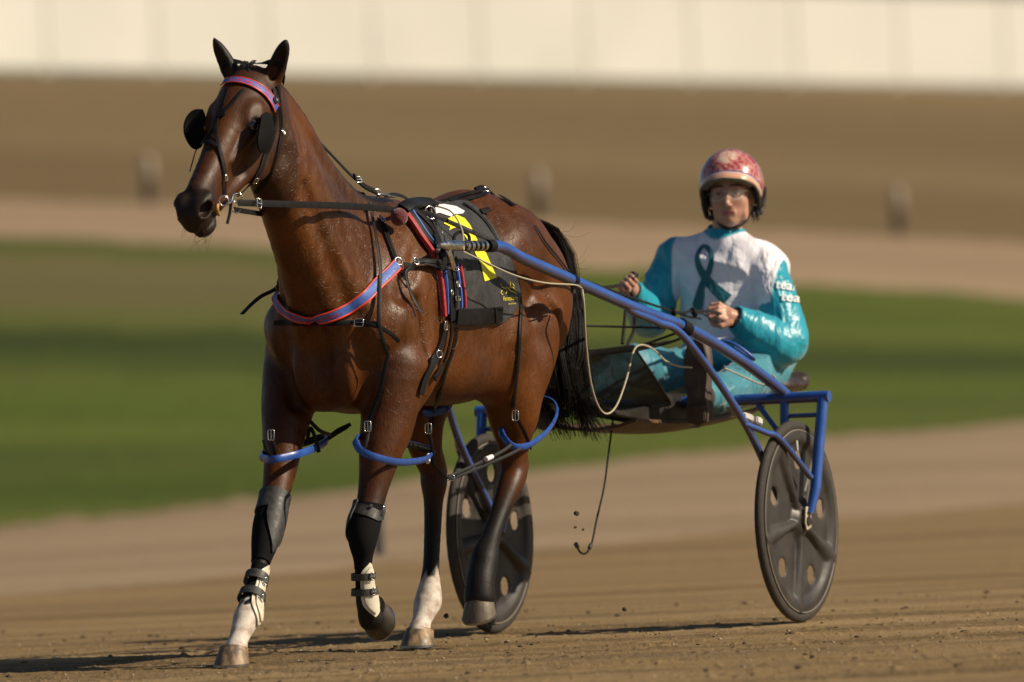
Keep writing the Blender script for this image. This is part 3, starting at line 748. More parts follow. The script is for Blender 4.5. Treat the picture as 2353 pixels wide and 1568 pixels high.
# sweat lies on the neck, shoulder and flank
swt = sstep(.85, 1.15, hz) * sstep(1.15, 1.7, hx) * (1 - sstep(2.92, 3.02, hx)) * (1 - sstep(1.75, 1.9, hz)) * sstep(.0, .08, np.abs(hyv))
swt = np.maximum(swt, .25 * sstep(.7, .95, hz) * (hx < 2.9)) * (1 - np.clip(wht, 0, 1))
attr(horse, 'sweat', swt)
HB_T = BVHTree.FromPolygons([tuple(v) for v in HV], [tuple(f) for f in HF])

M_HAIR = mat('black horse hair', (.007, .005, .004), .5, spec=.22)
def strands(paths, w0, w1, name, mt, parent=None):
    """each path a list of points: a tapered three-sided strand; all in one mesh"""
    V = []; F = []
    for P, wd in paths:
        n = len(P); b0 = len(V)
        for i, p in enumerate(P):
            t = (P[min(i + 1, n - 1)] - P[max(i - 1, 0)]).normalized()
            a = t.cross(Vector((.3, .8, .2))).normalized(); c = t.cross(a)
            w = (w0 + (w1 - w0) * i / (n - 1)) * wd
            for k in range(3):
                an = k * 2.0944; V.append(p + (a * cos(an) + c * sin(an)) * w)
        for i in range(n - 1):
            for k in range(3):
                F.append((b0 + i * 3 + k, b0 + i * 3 + (k + 1) % 3, b0 + i * 3 + 3 + (k + 1) % 3, b0 + i * 3 + 3 + k))
    return obj(name, (V, F), mt, parent, sharp=0)
# tail: a fall of long strands
tl = [at(1208, 503, 0), at(1240, 530, .0), at(1268, 600, 0), at(1282, 710, 0), at(1272, 800, 0), at(1272, 880, 0), at(1292, 985, 0)]
wid = [.026, .048, .050, .058, .076, .088, .085]
paths = []
clumps = []
for q in range(46):
    clumps.append((random.uniform(0, 2 * pi), sqrt(random.random()), random.uniform(0, 6), random.uniform(.6, 1.5), random.uniform(.80, 1.0), random.random() ** 2))
for i in range(4800):
    ca, cr_, ph_, wv_, L, flare = random.choice(clumps); cx_ = cos(ca) * cr_ + random.gauss(0, .13); cy_ = sin(ca) * cr_ + random.gauss(0, .13)
    P = []
    for j, (c, w) in enumerate(zip(tl, wid)):
        o = RT * (cx_ * w) + Vector((-.9, .4, 0)) * (cy_ * w * .7)
        if 1 < j: o += RT * (.016 * wv_ * sin(j * 1.7 + ph_)) + Vector((0, 0, .01 * sin(j * 2.3 + ph_)))
        if j == len(tl) - 1: o += RT * (.11 * flare * random.uniform(.5, 1)) + Vector((0, 0, random.uniform(-.03, .05) * (1 + flare)))
        P.append(c + o)
    P = spline(P, 14)
    P = P[:max(6, int(14 * min(1, L * random.uniform(.88, 1.08))))]
    paths.append((P, random.uniform(.7, 1.3)))
for i in range(14):      # stray hairs
    c = random.choice(tl[1:6]); d = RT * random.uniform(.06, .13) + Vector((0, 0, random.uniform(-.05, .06)))
    paths.append((spline([c + RT * .03, c + RT * .06 + d * .5 - Vector((0, 0, .02)), c + RT * .05 + d], 8), .3))
strands(paths, .0024, .0007, 'tail', M_HAIR, horse)
# mane: short thin hair along the crest, falling to the off side, and a forelock tuft
paths = []
for i in range(1500):
    u = random.random(); x = 2.16 + .76 * u
    z = float(np.interp(x, bx, bz)) - .002
    r0 = Vector((x, random.uniform(-.022, .012), z - .008)); L = random.uniform(.05, .13)
    sd = -1; r1 = r0 + Vector((-.01, .022 * sd, .014)); r2 = r0 + Vector((-.01 - .02 * random.random(), .06 * sd, -L * (1 if sd < 0 else .35)))
    paths.append((spline([r0, r1, r2], 6), random.uniform(.7, 1.2)))
strands(paths, .0030, .0010, 'mane', M_HAIR, horse)
paths = []
for i in range(160):
    r0 = Vector(hp(random.uniform(-.06, -.01), random.uniform(-.025, .025), .085))
    r1 = r0 + Vector(hs) * .04 + Vector(hn) * .012; r2 = r0 + Vector(hs) * random.uniform(.07, .12) + Vector((0, random.uniform(-.05, .03), .0)) + Vector(hn) * -.006
    paths.append((spline([r0, r1, r2], 6), .7))
strands(paths, .0022, .0008, 'forelock', M_HAIR, horse)
paths = []
for i in range(60):
    n_, d_ = None, None
    sdir = random.uniform(.54, .63); p0 = Vector(hp(sdir, random.uniform(-.045, .045), random.choice((-.085, -.02, -.06))))
    d = Vector((random.uniform(-.2, 1), random.uniform(-.8, .8), random.uniform(-1.1, .1))).normalized() * random.uniform(.025, .06)
    paths.append((spline([p0, p0 + d * .5, p0 + d + Vector((0, 0, -.01))], 5), random.uniform(.5, 1)))
strands(paths, .0007, .0003, 'whiskers', M_HAIR, horse)
# eyes
M_EYE = mat('dark wet eye', (.012, .006, .003), .04, spec=.8, coat=1)
for s in (-1, 1):
    bm = bmesh.new(); bmesh.ops.create_uvsphere(bm, u_segments=24, v_segments=16, radius=.0190)
    bmesh.ops.translate(bm, verts=bm.verts, vec=Vector(hp(.203, s * .0825, .030))); obj('eye', bm, M_EYE, horse)
# hooves
def hoof_mat(name, a, c):
    m = mat(name, a, .55, noise=(60, .2), bump=(90, .3, .002)); nt = m.node_tree; b = nt.nodes['Principled BSDF']
    tc = nt.nodes.new('ShaderNodeTexCoord'); mp = nt.nodes.new('ShaderNodeMapping'); mp.inputs['Scale'].default_value = (26, 26, 3)
    n = nt.nodes.new('ShaderNodeTexNoise'); n.inputs['Scale'].default_value = 1.6; n.inputs['Detail'].default_value = 5
    r = nt.nodes.new('ShaderNodeValToRGB'); r.color_ramp.elements[0].position = .42; r.color_ramp.elements[0].color = (*a, 1)
    r.color_ramp.elements[1].position = .62; r.color_ramp.elements[1].color = (*c, 1)
    nt.links.new(tc.outputs['Object'], mp.inputs[0]); nt.links.new(mp.outputs[0], n.inputs['Vector']); nt.links.new(n.outputs['Fac'], r.inputs[0]); nt.links.new(r.outputs[0], b.inputs['Base Color'])
    return m
M_HOOF = hoof_mat('horn of the hoof', (.11, .075, .05), (.34, .23, .12)); M_HOOFD = hoof_mat('dark horn', (.035, .026, .02), (.075, .055, .042)); M_HOOFM = hoof_mat('dusty horn', (.085, .066, .045), (.15, .118, .080))
M_SHOE = mat('worn steel shoe', (.35, .34, .33), .35, metal=1.0)
def hoof(P, pitch, yaw, mt, sc=1.0):
    """P: middle of the sole; pitch tips the toe down"""
    Rm = Matrix.Rotation(yaw, 4, 'Z') @ Matrix.Rotation(pitch, 4, 'Y')
    def ring(bm, t, grow=0.0):
        out = []
        for k in range(28):
            a = 2 * pi * k / 28; cx, sy = cos(a), sin(a)
            L = (.064 if cx > 0 else .056) * (1 - .24 * t) + grow; Wd = .058 * (1 - .22 * t) + grow
            x = cx * L - .034 * t; y = sy * Wd
            front = (x + .07) / .13; z = t * (.036 + .044 * max(0, min(1.1, front)))
            z += .003 * sin(t * 30) * 0
            out.append(bm.verts.new(P + Rm @ (Vector((x, y, z)) * sc)))
        return out
    bm = bmesh.new(); prev = None
    rings = [ring(bm, t) for t in (0, .06, .25, .45, .65, .82, .93)] + [ring(bm, 1.0, .002), ring(bm, 1.06, -.010)]
    for a, b in zip(rings[:-1], rings[1:]):
        for k in range(28): bm.faces.new((a[k], a[(k + 1) % 28], b[(k + 1) % 28], b[k]))
    bm.faces.new(rings[-1]); bm.faces.new(rings[0][::-1])
    bmesh.ops.inset_individual(bm, faces=[bm.faces[-1] if False else [f for f in bm.faces if len(f.verts) == 28][1]], thickness=.012 * sc, depth=-.006 * sc)
    bmesh.ops.recalc_face_normals(bm, faces=bm.faces)
    h = obj('hoof', bm, mt, horse, sharp=55)
    # shoe: a U of steel under the wall
    bm = bmesh.new(); vs = []
    for k in range(23):
        a = radians(-150 + 300 * k / 22); cx, sy = cos(a), sin(a); L = .064 if cx > 0 else .056
        row = []
        for (g, z) in ((.0015, .0), (.0015, -.008), (-.018, -.008), (-.018, .0)):
            row.append(bm.verts.new(P + Rm @ (Vector((cx * (L + g), sy * (.058 + g), z)) * sc)))
        vs.append(row)
    for a, b in zip(vs[:-1], vs[1:]):
        for k in range(4): bm.faces.new((a[k], a[(k + 1) % 4], b[(k + 1) % 4], b[k]))
    bm.faces.new(vs[0]); bm.faces.new(vs[-1][::-1]); bmesh.ops.recalc_face_normals(bm, faces=bm.faces)
    obj('horseshoe', bm, M_SHOE, h)
def axp(x, Y): p = atz(x, 1500, 0); d = at(x, 1500, Y); return Vector((d.x, Y, .010))
hoof(axp(531, -.13), radians(2), radians(6), M_HOOF)
hoof(axp(960, -.14), radians(0), radians(4), M_HOOF)
hoof(at(853, 1429, .14) + Vector((-.062, 0, 0)), radians(80), radians(-6), M_HOOFD, 1.02)
hoof(at(1101, 1414, .14), radians(24), radians(2), M_HOOFM, 1.0)
# ================================================================ tack
M_LEATHER = mat('black leather', (.007, .006, .006), .6, spec=.18, noise=(40, .4), bump=(150, .25, .001))
M_BIO = mat('black synthetic strap', (.006, .006, .006), .55, spec=.25, bump=(200, .15, .001))
M_STEEL = mat('bright steel', (.62, .60, .57), .22, metal=1.0, noise=(50, .2))
M_BLUEW = mat('blue webbing', (.045, .115, .42), .55, noise=(70, .15), bump=(400, .4, .001))
M_BLUEP = mat('blue plastic strap', (.024, .085, .36), .34, noise=(30, .15))
M_ORANGE = mat('orange red piping', (.75, .055, .02), .35)
M_RED = mat('crimson padding', (.36, .022, .03), .6, noise=(60, .25), bump=(60, .6, .003))
M_REDT = mat('red stitched lettering', (.50, .03, .045), .6)
M_BLKC = mat('black cloth', (.016, .016, .017), .62, noise=(25, .3), bump=(16, .8, .014), sheen=.1)
M_YEL = mat('fluorescent yellow', (.80, .74, .02), .6, bump=(14, .5, .010))
M_WHC = mat('white cloth', (.72, .70, .74), .7, bump=(30, .6, .006))
M_RUB = mat('scuffed grey rubber', (.028, .027, .026), .6, noise=(60, .45), bump=(90, .5, .001))
M_BOOTW = mat('cream leather boot', (.66, .60, .47), .45, noise=(25, .15))
M_BLKN = mat('black neoprene', (.005, .005, .005), .85, spec=.15, bump=(300, .4, .001))

# ---- bridle
br = empty('bridle', tuple(at(600, 200, 0)))
tag(br, 'black leather bridle with blinkers and a blue and orange browband on the bay horse', 'bridle')
bb = over([(500, 209), (512, 194), (538, 187), (572, 193), (604, 211), (622, 231), (631, 250)], 50, .006)
ribbon('browband', bb, .027, M_BLUEW, br, thick=.003)
for s in (-1, 1):
    tube('browband_piping', [along(bb, i / 49, s, .027, -.001) for i in range(50)], .0026, M_ORANGE, br, seg=8)
text_on('browband_lettering', 'TURNBULL RACING', lambda u, v: along(bb, .10 + .82 * u, (.42 - .85 * v), .025), M_REDT, br, bold=.012)
def strap(pts, w, name='strap', parent=br, n=40, off=.005, mt=M_LEATHER, bvh=None, taper=False, thick=.0028):
    P = over(pts, n, off, bvh); ribbon(name, P, w, mt, parent, taper=taper, thick=thick); return P
def hs_(x, y, nx=0, w=.020, h=.018, par=None, al=(0, 0, 1)):
    p, n = hit(HB_T, x, y, .006); return buckle(p, n, al, w, h, par)
strap([(636, 196), (641, 240), (645, 300), (638, 340), (629, 372), (617, 405), (600, 430), (588, 440)], .015, 'throatlatch', n=50)
strap([(628, 205), (632, 250), (628, 300), (618, 335), (606, 360), (599, 385), (584, 410), (566, 432), (545, 452)], .018, 'cheekpiece', n=60)
strap([(524, 208), (515, 235), (507, 262)], .012, 'overcheck_strap'); strap([(560, 208), (535, 238), (508, 266)], .012, 'overcheck_strap')
strap([(508, 258), (500, 280), (496, 300), (498, 320), (503, 345), (509, 375), (513, 402), (513, 430), (513, 448)], .014, 'face_strap', n=50, off=.007)
strap([(500, 292), (482, 312), (466, 330), (452, 345), (444, 370), (437, 395)], .013, 'noseband', n=40)
strap([(455, 338), (470, 330), (485, 330), (497, 340)], .014, 'noseband', n=30, off=.008)
p, n = hit(HB_T, 510, 264, .008); tube('rosette', [p - n * .004, p + n * .004], .016, M_LEATHER, br, seg=20)
hs_(513, 408, par=br); hs_(645, 306, par=br, al=(0, 0, 1)); hs_(584, 412, par=br); hs_(437, 393, par=br)
p, n = hit(HB_T, 629, 232, .010); tube('rosette', [p - n * .004, p + n * .003], .012, M_LEATHER, br, seg=20); tube('stud', [p + n * .003, p + n * .006], .005, M_STEEL, br, seg=12)
strap([(632, 238), (642, 243)], .012, 'strap', n=6)
# crownpiece behind the ears
cr = []
for k in range(22):
    a = radians(-100 + 200 * k / 21); q = Vector(hp(-.055, sin(a) * .20, cos(a) * .20 + .0)); tgt = Vector(hp(-.05, 0, 0))
    h = HB_T.ray_cast(q, (tgt - q).normalized())
    if h[0] is not None: cr.append((h[0] + h[1].normalized() * .006, h[1].normalized()))
if len(cr) > 3: ribbon('crownpiece', sm(cr, 4), .022, M_LEATHER, br)
# blinkers: stiff half cups
M_BLK = mat('blinker leather', (.004, .004, .0045), .75, spec=.12, bump=(120, .3, .001))
for s, ol, x0, Y0, x1, Y1 in ((1, [(602, 264), (610, 258), (621, 262), (628, 276), (630, 300), (627, 325), (619, 347), (611, 354), (602, 353), (596, 344), (593, 322), (598, 290)], 590, .128, 630, .106),
                              (-1, [(466, 251), (446, 252), (431, 264), (422, 284), (422, 306), (429, 325), (440, 340), (452, 344), (466, 334), (474, 300), (473, 270)], 421, -.150, 474, -.092)):
    bm = bmesh.new(); cx = sum(p[0] for p in ol) / len(ol); cy = sum(p[1] for p in ol) / len(ol); O = spline([(x, y, 0) for x, y in ol + [ol[0]]], 45)[:-1]
    cen = bm.verts.new(at(cx, cy, Y0 + (Y1 - Y0) * (cx - x0) / (x1 - x0)) + Vector((0, s * .018, 0))); rings = []
    for f_ in (.35, .7, .92, 1.0):
        rings.append([bm.verts.new(at(cx + (q.x - cx) * f_, cy + (q.y - cy) * f_, Y0 + (Y1 - Y0) * (cx + (q.x - cx) * f_ - x0) / (x1 - x0)) + Vector((0, s * .018 * (1 - f_ * f_), 0))) for q in O])
    n_ = len(O)
    for k in range(n_): bm.faces.new((cen, rings[0][k], rings[0][(k + 1) % n_]))
    for a, b in zip(rings[:-1], rings[1:]):
        for k in range(n_): bm.faces.new((a[k], b[k], b[(k + 1) % n_], a[(k + 1) % n_]))
    bmesh.ops.recalc_face_normals(bm, faces=bm.faces); bmesh.ops.solidify(bm, geom=bm.faces[:], thickness=.005); obj('blinker', bm, M_BLK, br)
# bit
bc = at(517, 452, .055)
ringobj('bit_ring', at(514, 462, .062), -FW + RT * .3, .016, .0028, M_STEEL, br)
ringobj('bit_ring', at(545, 455, .060), -FW + RT * .3 , .014, .0026, M_STEEL, br, sx=1.2)
tube('bit_cheek', [at(518, 470, .060), at(530, 464, .062), at(536, 448, .060), at(548, 446, .056)], lambda t: .0062 - .002 * t, M_STEEL, br, n=14)
tube('bit_cheek', [at(535, 486, .058), at(545, 490, .058), at(553, 482, .058)], .0022, M_STEEL, br, n=10)
ribbon('strap', free([at(531, 465, .062), at(528, 490, .060), at(522, 515, .058)], -FW, 10), .010, M_LEATHER, br)
tube('mouthpiece', [at(500, 470, .045), at(499, 482, .046), at(503, 494, .040)], .006, mat('tan bit rubber', (.45, .24, .05), .5), br, n=8)

# ---- overcheck rein above the crest
oc = empty('overcheck_rein', tuple(at(820, 410, 0)))
tag(oc, 'black overcheck rein stretched from the poll down to the saddle above the dark mane', 'rein')
P = [at(588, 168, .0) + Vector((0, 0, .02)), at(640, 225, .0), at(683, 276, 0), at(750, 345, 0), at(812, 409, 0), at(850, 434, 0)]
ribbon('strap', free(P, (.4, .75, .5), 50), .015, M_LEATHER, oc)
ribbon('strap', free([at(812, 406, .004), at(835, 428, .006), at(862, 442, .004)], (.4, .7, .5), 20), .024, M_LEATHER, oc, thick=.006)
buckle(at(822, 415, .01), (.4, .7, .5), at(850, 434, 0) - at(812, 409, 0), .022, .022, oc)
ringobj('ring', at(868, 441, .01), (.4, .7, .5), .011, .0024, M_STEEL, oc)
tube('snap_hook', [at(868, 450, .01), at(878, 447, .01), at(890, 450, .01), at(905, 453, .01)], lambda t: .0055 - .0025 * abs(t - .3), M_STEEL, oc, n=12)
ribbon('strap', free([at(878, 462, .02), at(900, 448, .0), at(925, 452, 0), at(945, 466, 0), at(960, 480, 0)], (.4, .7, .5), 24), .014, M_BIO, oc)

# ---- number cloth, laid over the back
cl_out = [(985, 487), (995, 473), (1030, 465), (1070, 469), (1100, 488), (1128, 520), (1152, 562), (1172, 605), (1185, 645), (1190, 680), (1187, 708), (1172, 728), (1145, 741), (1100, 749), (1060, 746), (1034, 742), (1036, 700), (1030, 640), (1022, 600), (1005, 560), (990, 520)]
ncl = empty('saddlecloth', tuple(xpos(1100, 620)))
tag(ncl, 'black number cloth with a yellow numeral draped behind the saddle', 'saddlecloth')
def drape(x, y):
    q, n = hit(HB_T, x, y, 0); return q, n
from mathutils.geometry import delaunay_2d_cdt
def sheet(name, poly, off, mt, parent, step=7, wav=0.0, bvh=None, thick=.004):
    o = decal(name, poly, bvh or HB_T, off, mt, parent, step)
    if wav:
        for v in o.data.vertices:
            n = v.normal; v.co += n * wav * (sin(v.co.x * 31 + v.co.z * 9) * .6 + sin(v.co.z * 23 - v.co.x * 17 + 1) * .5)
    md = o.modifiers.new('thickness', 'SOLIDIFY'); md.thickness = thick; md.offset = 1
    return o
cl = sheet('cloth', cl_out, .012, M_BLKC, ncl, 6, .0065)
bpy.context.view_layer.update()
def bvh_of(o, grow=.0):
    W = o.matrix_world; dg = bpy.context.evaluated_depsgraph_get(); e = o.evaluated_get(dg); me = e.to_mesh()
    B = BVHTree.FromPolygons([W @ v.co for v in me.vertices], [tuple(p.vertices) for p in me.polygons]); e.to_mesh_clear(); return B
CLB = bvh_of(cl)
decal('white_panel', [(985, 486), (992, 474), (1020, 471), (1048, 476), (1067, 487), (1062, 493), (1040, 494), (1036, 500), (1010, 491), (990, 494)], CLB, .0035, M_WHC, ncl, 5)
decal('numeral', [(1018, 515), (1030, 503), (1048, 495), (1066, 503), (1079, 519), (1086, 534), (1076, 528), (1062, 524), (1050, 524), (1040, 526), (1030, 531), (1034, 523)], CLB, .0035, M_YEL, ncl, 5)
decal('numeral', [(1060, 534), (1087, 537), (1100, 562), (1114, 580), (1140, 639), (1112, 647), (1103, 608), (1093, 588), (1080, 563)], CLB, .0035, M_YEL, ncl, 5)
def px_text(name, s, x0, y0, x1, y1, h, mt, parent, bvh, off=.003, **kw):
    L = math.hypot(x1 - x0, y1 - y0); ux, uy = (x1 - x0) / L, (y1 - y0) / L
    def f(u, v):
        x = x0 + (x1 - x0) * u + uy * v * h; y = y0 + (y1 - y0) * u - ux * v * h
        return hit(bvh, x, y, off)[0] if bvh.ray_cast(CP, ray(x, y))[0] is not None else None
    return text_on(name, s, f, mt, parent, **kw)
M_YELP = mat('yellow print', (.70, .58, .03), .6)
px_text('lettering', 'HarnessRacing', 1155, 692, 1188, 690, 11, M_YELP, ncl, CLB)
px_text('lettering', 'NEW SOUTH WALES', 1167, 701, 1184, 700, 3.4, M_YELP, ncl, CLB)
def pxline(name, pts, w, mt, parent, bvh, off=.003, n=14):
    P = over(pts, n, off, bvh, 1); ribbon(name, P, w, mt, parent, thick=.0008)
for L_, w_ in (([(1148, 652), (1152, 661), (1160, 663)], .003), ([(1152, 668), (1149, 674), (1154, 678)], .003), ([(1161, 659), (1163, 668), (1160, 676)], .003), ([(1168, 664), (1171, 655), (1170, 648)], .003), ([(1163, 660), (1170, 668), (1178, 672), (1185, 676)], .003), ([(1170, 660), (1178, 662), (1182, 668)], .003), ([(1176, 652), (1180, 658)], .003)):
    pxline('emblem_stroke', L_, w_, M_YELP, ncl, CLB)
P = over([(1030, 726), (1070, 728), (1110, 726), (1150, 722)], 30, .006, CLB); ribbon('elastic_band', P, .052, M_LEATHER, ncl, thick=.004)
P = over([(1131, 708), (1133, 725), (1134, 742)], 8, .012, CLB); ribbon('loop', P, .010, M_BIO, ncl)

# ---- racing saddle, girth
sd = empty('harness_saddle', tuple(xpos(1000, 600)))
tag(sd, 'black harness saddle with red and blue padded edges, buckled round the girth of the horse', 'saddle')
girthc = [(930, 480), (948, 500), (975, 540), (1000, 580), (1018, 620), (1027, 660), (1030, 700), (1031, 735)]
strap(girthc, .060, 'girth_strap', sd, 60, .012, M_BIO, thick=.008)
strap([(920, 478), (936, 505), (961, 545), (984, 580), (997, 612), (1005, 652), (1009, 690), (1012, 727)], .018, 'padding', sd, 60, .008, M_RED, thick=.014)
strap([(932, 476), (950, 505), (974, 543), (997, 580), (1009, 612), (1015, 652), (1017, 690), (1017, 722)], .008, 'trim', sd, 60, .012, M_BLUEW, thick=.010)
strap([(1046, 612), (1052, 650), (1056, 680), (1057, 708)], .012, 'padding', sd, 30, .012, M_RED, thick=.012)
strap([(1038, 612), (1043, 650), (1047, 680), (1048, 708)], .010, 'trim', sd, 30, .014, M_BLUEW, thick=.010)
strap([(952, 497), (972, 517), (990, 545), (1006, 580), (1018, 612)], .026, 'strap', sd, 40, .022, M_LEATHER, thick=.004)
strap([(1026, 615), (1031, 650), (1033, 690), (1033, 706)], .022, 'strap', sd, 30, .022, M_LEATHER, thick=.004)
for (x, y, w, h) in ((1029, 625, .040, .012), (1033, 657, .020, .020), (1032, 688, .040, .014), (998, 545, .030, .014)):
    p, n = hit(HB_T, x, y, .026); buckle(p, n, (0, .2, 1), h, w, sd)
p, n = hit(HB_T, 1020, 675, .03); ringobj('ring', p, n, .009, .002, M_STEEL, sd)
# top frame of the saddle and terrets
P = over([(922, 492), (940, 482), (965, 478), (990, 480)], 16, .02); ribbon('saddle_tree', P, .045, M_BIO, sd, thick=.012)
tube('backpad', [at(925, 470, .0), at(950, 470, .03), at(980, 470, .05), at(1000, 472, .03)], .016, M_RED, sd, n=12)
ringobj('terret', at(989, 489, .13), (.45, .85, .2), .022, .0024, M_STEEL, sd)
ringobj('terret', at(955, 478, .06), (.45, .85, .2), .016, .0024, M_STEEL, sd)
bm = bmesh.new(); bmesh.ops.create_icosphere(bm, subdivisions=4, radius=.0295)
for v in bm.verts: v.co *= 1 + .03 * math.sin(v.co.x * 400) * math.sin(v.co.z * 370)
bmesh.ops.translate(bm, verts=bm.verts, vec=at(917, 499, .175)); wb = obj('wool_ball', bm, mat('maroon wool', (.12, .012, .018), .9, sheen=.4, bump=(260, 1, .004)), None)
tag(wb, 'round maroon wool ball tied beside the saddle on the horse withers', 'wool ball')
# girth below and breastplate straps under the elbow
strap([(1016, 738), (1012, 775), (1002, 810), (985, 845), (972, 872), (962, 905)], .030, 'girth_strap', sd, 30, .008, M_BIO, thick=.005)
strap([(1030, 742), (1024, 790), (1008, 840), (990, 870)], .022, 'girth_strap', sd, 30, .012, M_LEATHER, thick=.005)
p, n = hit(HB_T, 1014, 748, .012); buckle(p, n, (0, 0, 1), .03, .022, sd); p, n = hit(HB_T, 1018, 795, .02)
tube('hook', [p, p + Vector((0, .02, -.005)), p + Vector((.0, .035, .02))], .0025, M_STEEL, sd, n=8)
ringobj('ring', hit(HB_T, 997, 818, .02)[0], (.4, .9, 0), .012, .002, M_STEEL, sd)
strap([(1048, 752), (1040, 800), (1022, 850), (1008, 905), (995, 950), (988, 985)], .013, 'hobble_hanger', sd, 40, .006, M_BIO)
# shaft holder on the saddle
p0 = at(1030, 590, .29)
ribbon('shaft_plate', free([at(1030, 578, .315), at(1038, 600, .315), at(1043, 617, .31)], (.3, .95, 0), 8), .020, M_STEEL, sd, thick=.004)
tube('shaft_bracket', [at(1005, 600, .24), at(1003, 585, .27), at(1008, 572, .295)], .006, M_STEEL, sd, n=8)
tube('shaft_bracket', [at(1030, 616, .28), at(1045, 618, .30)], .004, M_STEEL, sd)
ribbon('strap', free([at(1000, 540, .23), at(1014, 570, .27), at(1022, 600, .28), at(1012, 617, .27), at(1000, 607, .26)], (.3, .9, .3), 20), .020, M_BIO, sd)
tube('strap_loop', [at(1040, 565, .30), at(1045, 541, .28), at(1060, 533, .27), at(1076, 540, .28), at(1080, 562, .30)], .0055, M_LEATHER, sd, n=20)

# ---- crupper and hip straps
cp_ = empty('crupper', tuple(xpos(1100, 460)))
tag(cp_, 'black crupper straps buckled over the croup of the horse and running to the tail', 'harness strap')
strap([(1000, 472), (1040, 459), (1075, 449), (1108, 441)], .018, 'strap', cp_, 30, .006)
strap([(1030, 466), (1070, 462), (1105, 452), (1120, 447)], .014, 'strap', cp_, 30, .008)
strap([(1108, 440), (1135, 447), (1160, 461), (1180, 476)], .018, 'strap', cp_, 30, .006)
ribbon('strap', free([at(1095, 446, 0) + Vector((0, 0, .01)), at(1112, 438, .0) + Vector((0, 0, .006)), at(1130, 448, 0)], (.3, .6, .8), 12), .026, M_LEATHER, cp_, thick=.008)
buckle(at(1117, 438, .01), (.3, .6, .7), RT, .02, .02, cp_)
strap([(1060, 475), (1092, 498), (1118, 525), (1137, 560), (1152, 590)], .012, 'strap', cp_, 30, .016)
strap([(1100, 494), (1110, 492), (1122, 490)], .022, 'strap', cp_, 8, .016)
strap([(1150, 560), (1170, 600), (1188, 650), (1194, 700), (1192, 760), (1188, 830), (1180, 900), (1178, 935)], .013, 'hobble_hanger', cp_, 60, .006, M_BIO)
strap([(1226, 520), (1250, 558), (1280, 595), (1302, 625)], .008, 'strap', cp_, 30, .006)
tube('crupper_strap', [at(1290, 604, .18), at(1312, 632, .16), at(1316, 680, .14), at(1300, 735, .12)], .004, M_BIO, cp_, n=20)

# ---- breast collar
bp = empty('breastplate', tuple(xpos(735, 730)))
tag(bp, 'blue padded breast collar edged in orange round the chest of the horse', 'breast collar')
bcp = over([(909, 612), (888, 635), (866, 655), (842, 677), (817, 695), (792, 710), (766, 721), (742, 727), (716, 729), (690, 726), (668, 717), (650, 702), (640, 682), (636, 660)], 90, .012)
ribbon('collar', bcp, .032, M_BLUEW, bp, thick=.005)
for s in (-1, 1): tube('piping', [along(bcp, i / 89, s * 1.05, .032, .0) for i in range(90)], .0042 if s < 0 else .0028, M_ORANGE, bp, seg=8)
text_on('collar_lettering', 'RACING', lambda u, v: along(bcp[::-1], .42 + .14 * u, (.42 - .80 * v), .030, .003), M_REDT, bp, bold=.02)
text_on('collar_lettering', 'TURNBULL', lambda u, v: along(bcp[::-1], .18 + .19 * u, (.42 - .80 * v), .030, .003), M_REDT, bp, bold=.02)
p, n = hit(HB_T, 911, 606, .014); ringobj('ring', p, n, .014, .003, M_STEEL, bp)
strap([(914, 616), (930, 617), (943, 614), (965, 611), (990, 608), (1016, 607), (1034, 606)], .016, 'strap', bp, 30, .030)
strap([(930, 620), (960, 614), (990, 617), (1016, 620), (1034, 600)], .012, 'strap', bp, 30, .026)
p, n = hit(HB_T, 944, 615, .034); buckle(p, n, RT, .018, .022, bp)
ribbon('strap', free([xpos(932, 615) + Vector((0, .03, 0)), xpos(918, 625) + Vector((0.01, .03, 0)), xpos(918, 655) + Vector((0, .03, 0)), xpos(935, 690) + Vector((0, .025, 0)), xpos(954, 719) + Vector((0, .02, 0))], (.3, .9, .1), 24), .013, M_BIO, bp, thick=.003)
strap([(912, 620), (922, 640), (940, 660)], .007, 'strap', bp, 12, .01)
strap([(872, 500), (882, 535), (896, 572), (908, 604)], .013, 'strap', bp, 30, .008); p, n = hit(HB_T, 875, 512, .012); buckle(p, n, (0, 0, 1), .018, .014, bp)
strap([(882, 520), (892, 555), (903, 585), (909, 604)], .010, 'strap', bp, 30, .010)
strap([(843, 470), (848, 510), (857, 567), (866, 620), (869, 680), (869, 738), (874, 772), (886, 812), (888, 842), (882, 880), (870, 925), (858, 960), (850, 985)], .013, 'hobble_hanger', bp, 100, .018, M_BIO)
strap([(634, 744), (665, 741), (700, 741), (760, 741), (802, 741), (828, 743), (866, 746)], .016, 'strap', bp, 60, .008)
strap([(828, 743), (852, 747), (876, 755), (896, 768), (911, 783)], .015, 'strap', bp, 24, .016, taper=True)
p, n = hit(HB_T, 827, 743, .014); buckle(p, n, RT, .030, .026, bp)
P = [at(648, 630, -.16), at(640, 650, -.18), at(636, 700, -.20), at(634, 746, -.215), at(624, 842, -.225), at(618, 920, -.225), at(621, 985, -.22)]
ribbon('hobble_hanger', free(P, (.9, -.3, .1), 50), .012, M_BIO, bp)
ribbon('strap', free([at(642, 655, -.2), at(628, 668, -.215), at(600, 682, -.25), at(575, 703, -.27), at(556, 723, -.27)], (.8, .1, .5), 24), .014, M_BIO, bp, thick=.003)
strap([(845, 470), (838, 486)], .012, 'strap', bp, 6, .006)

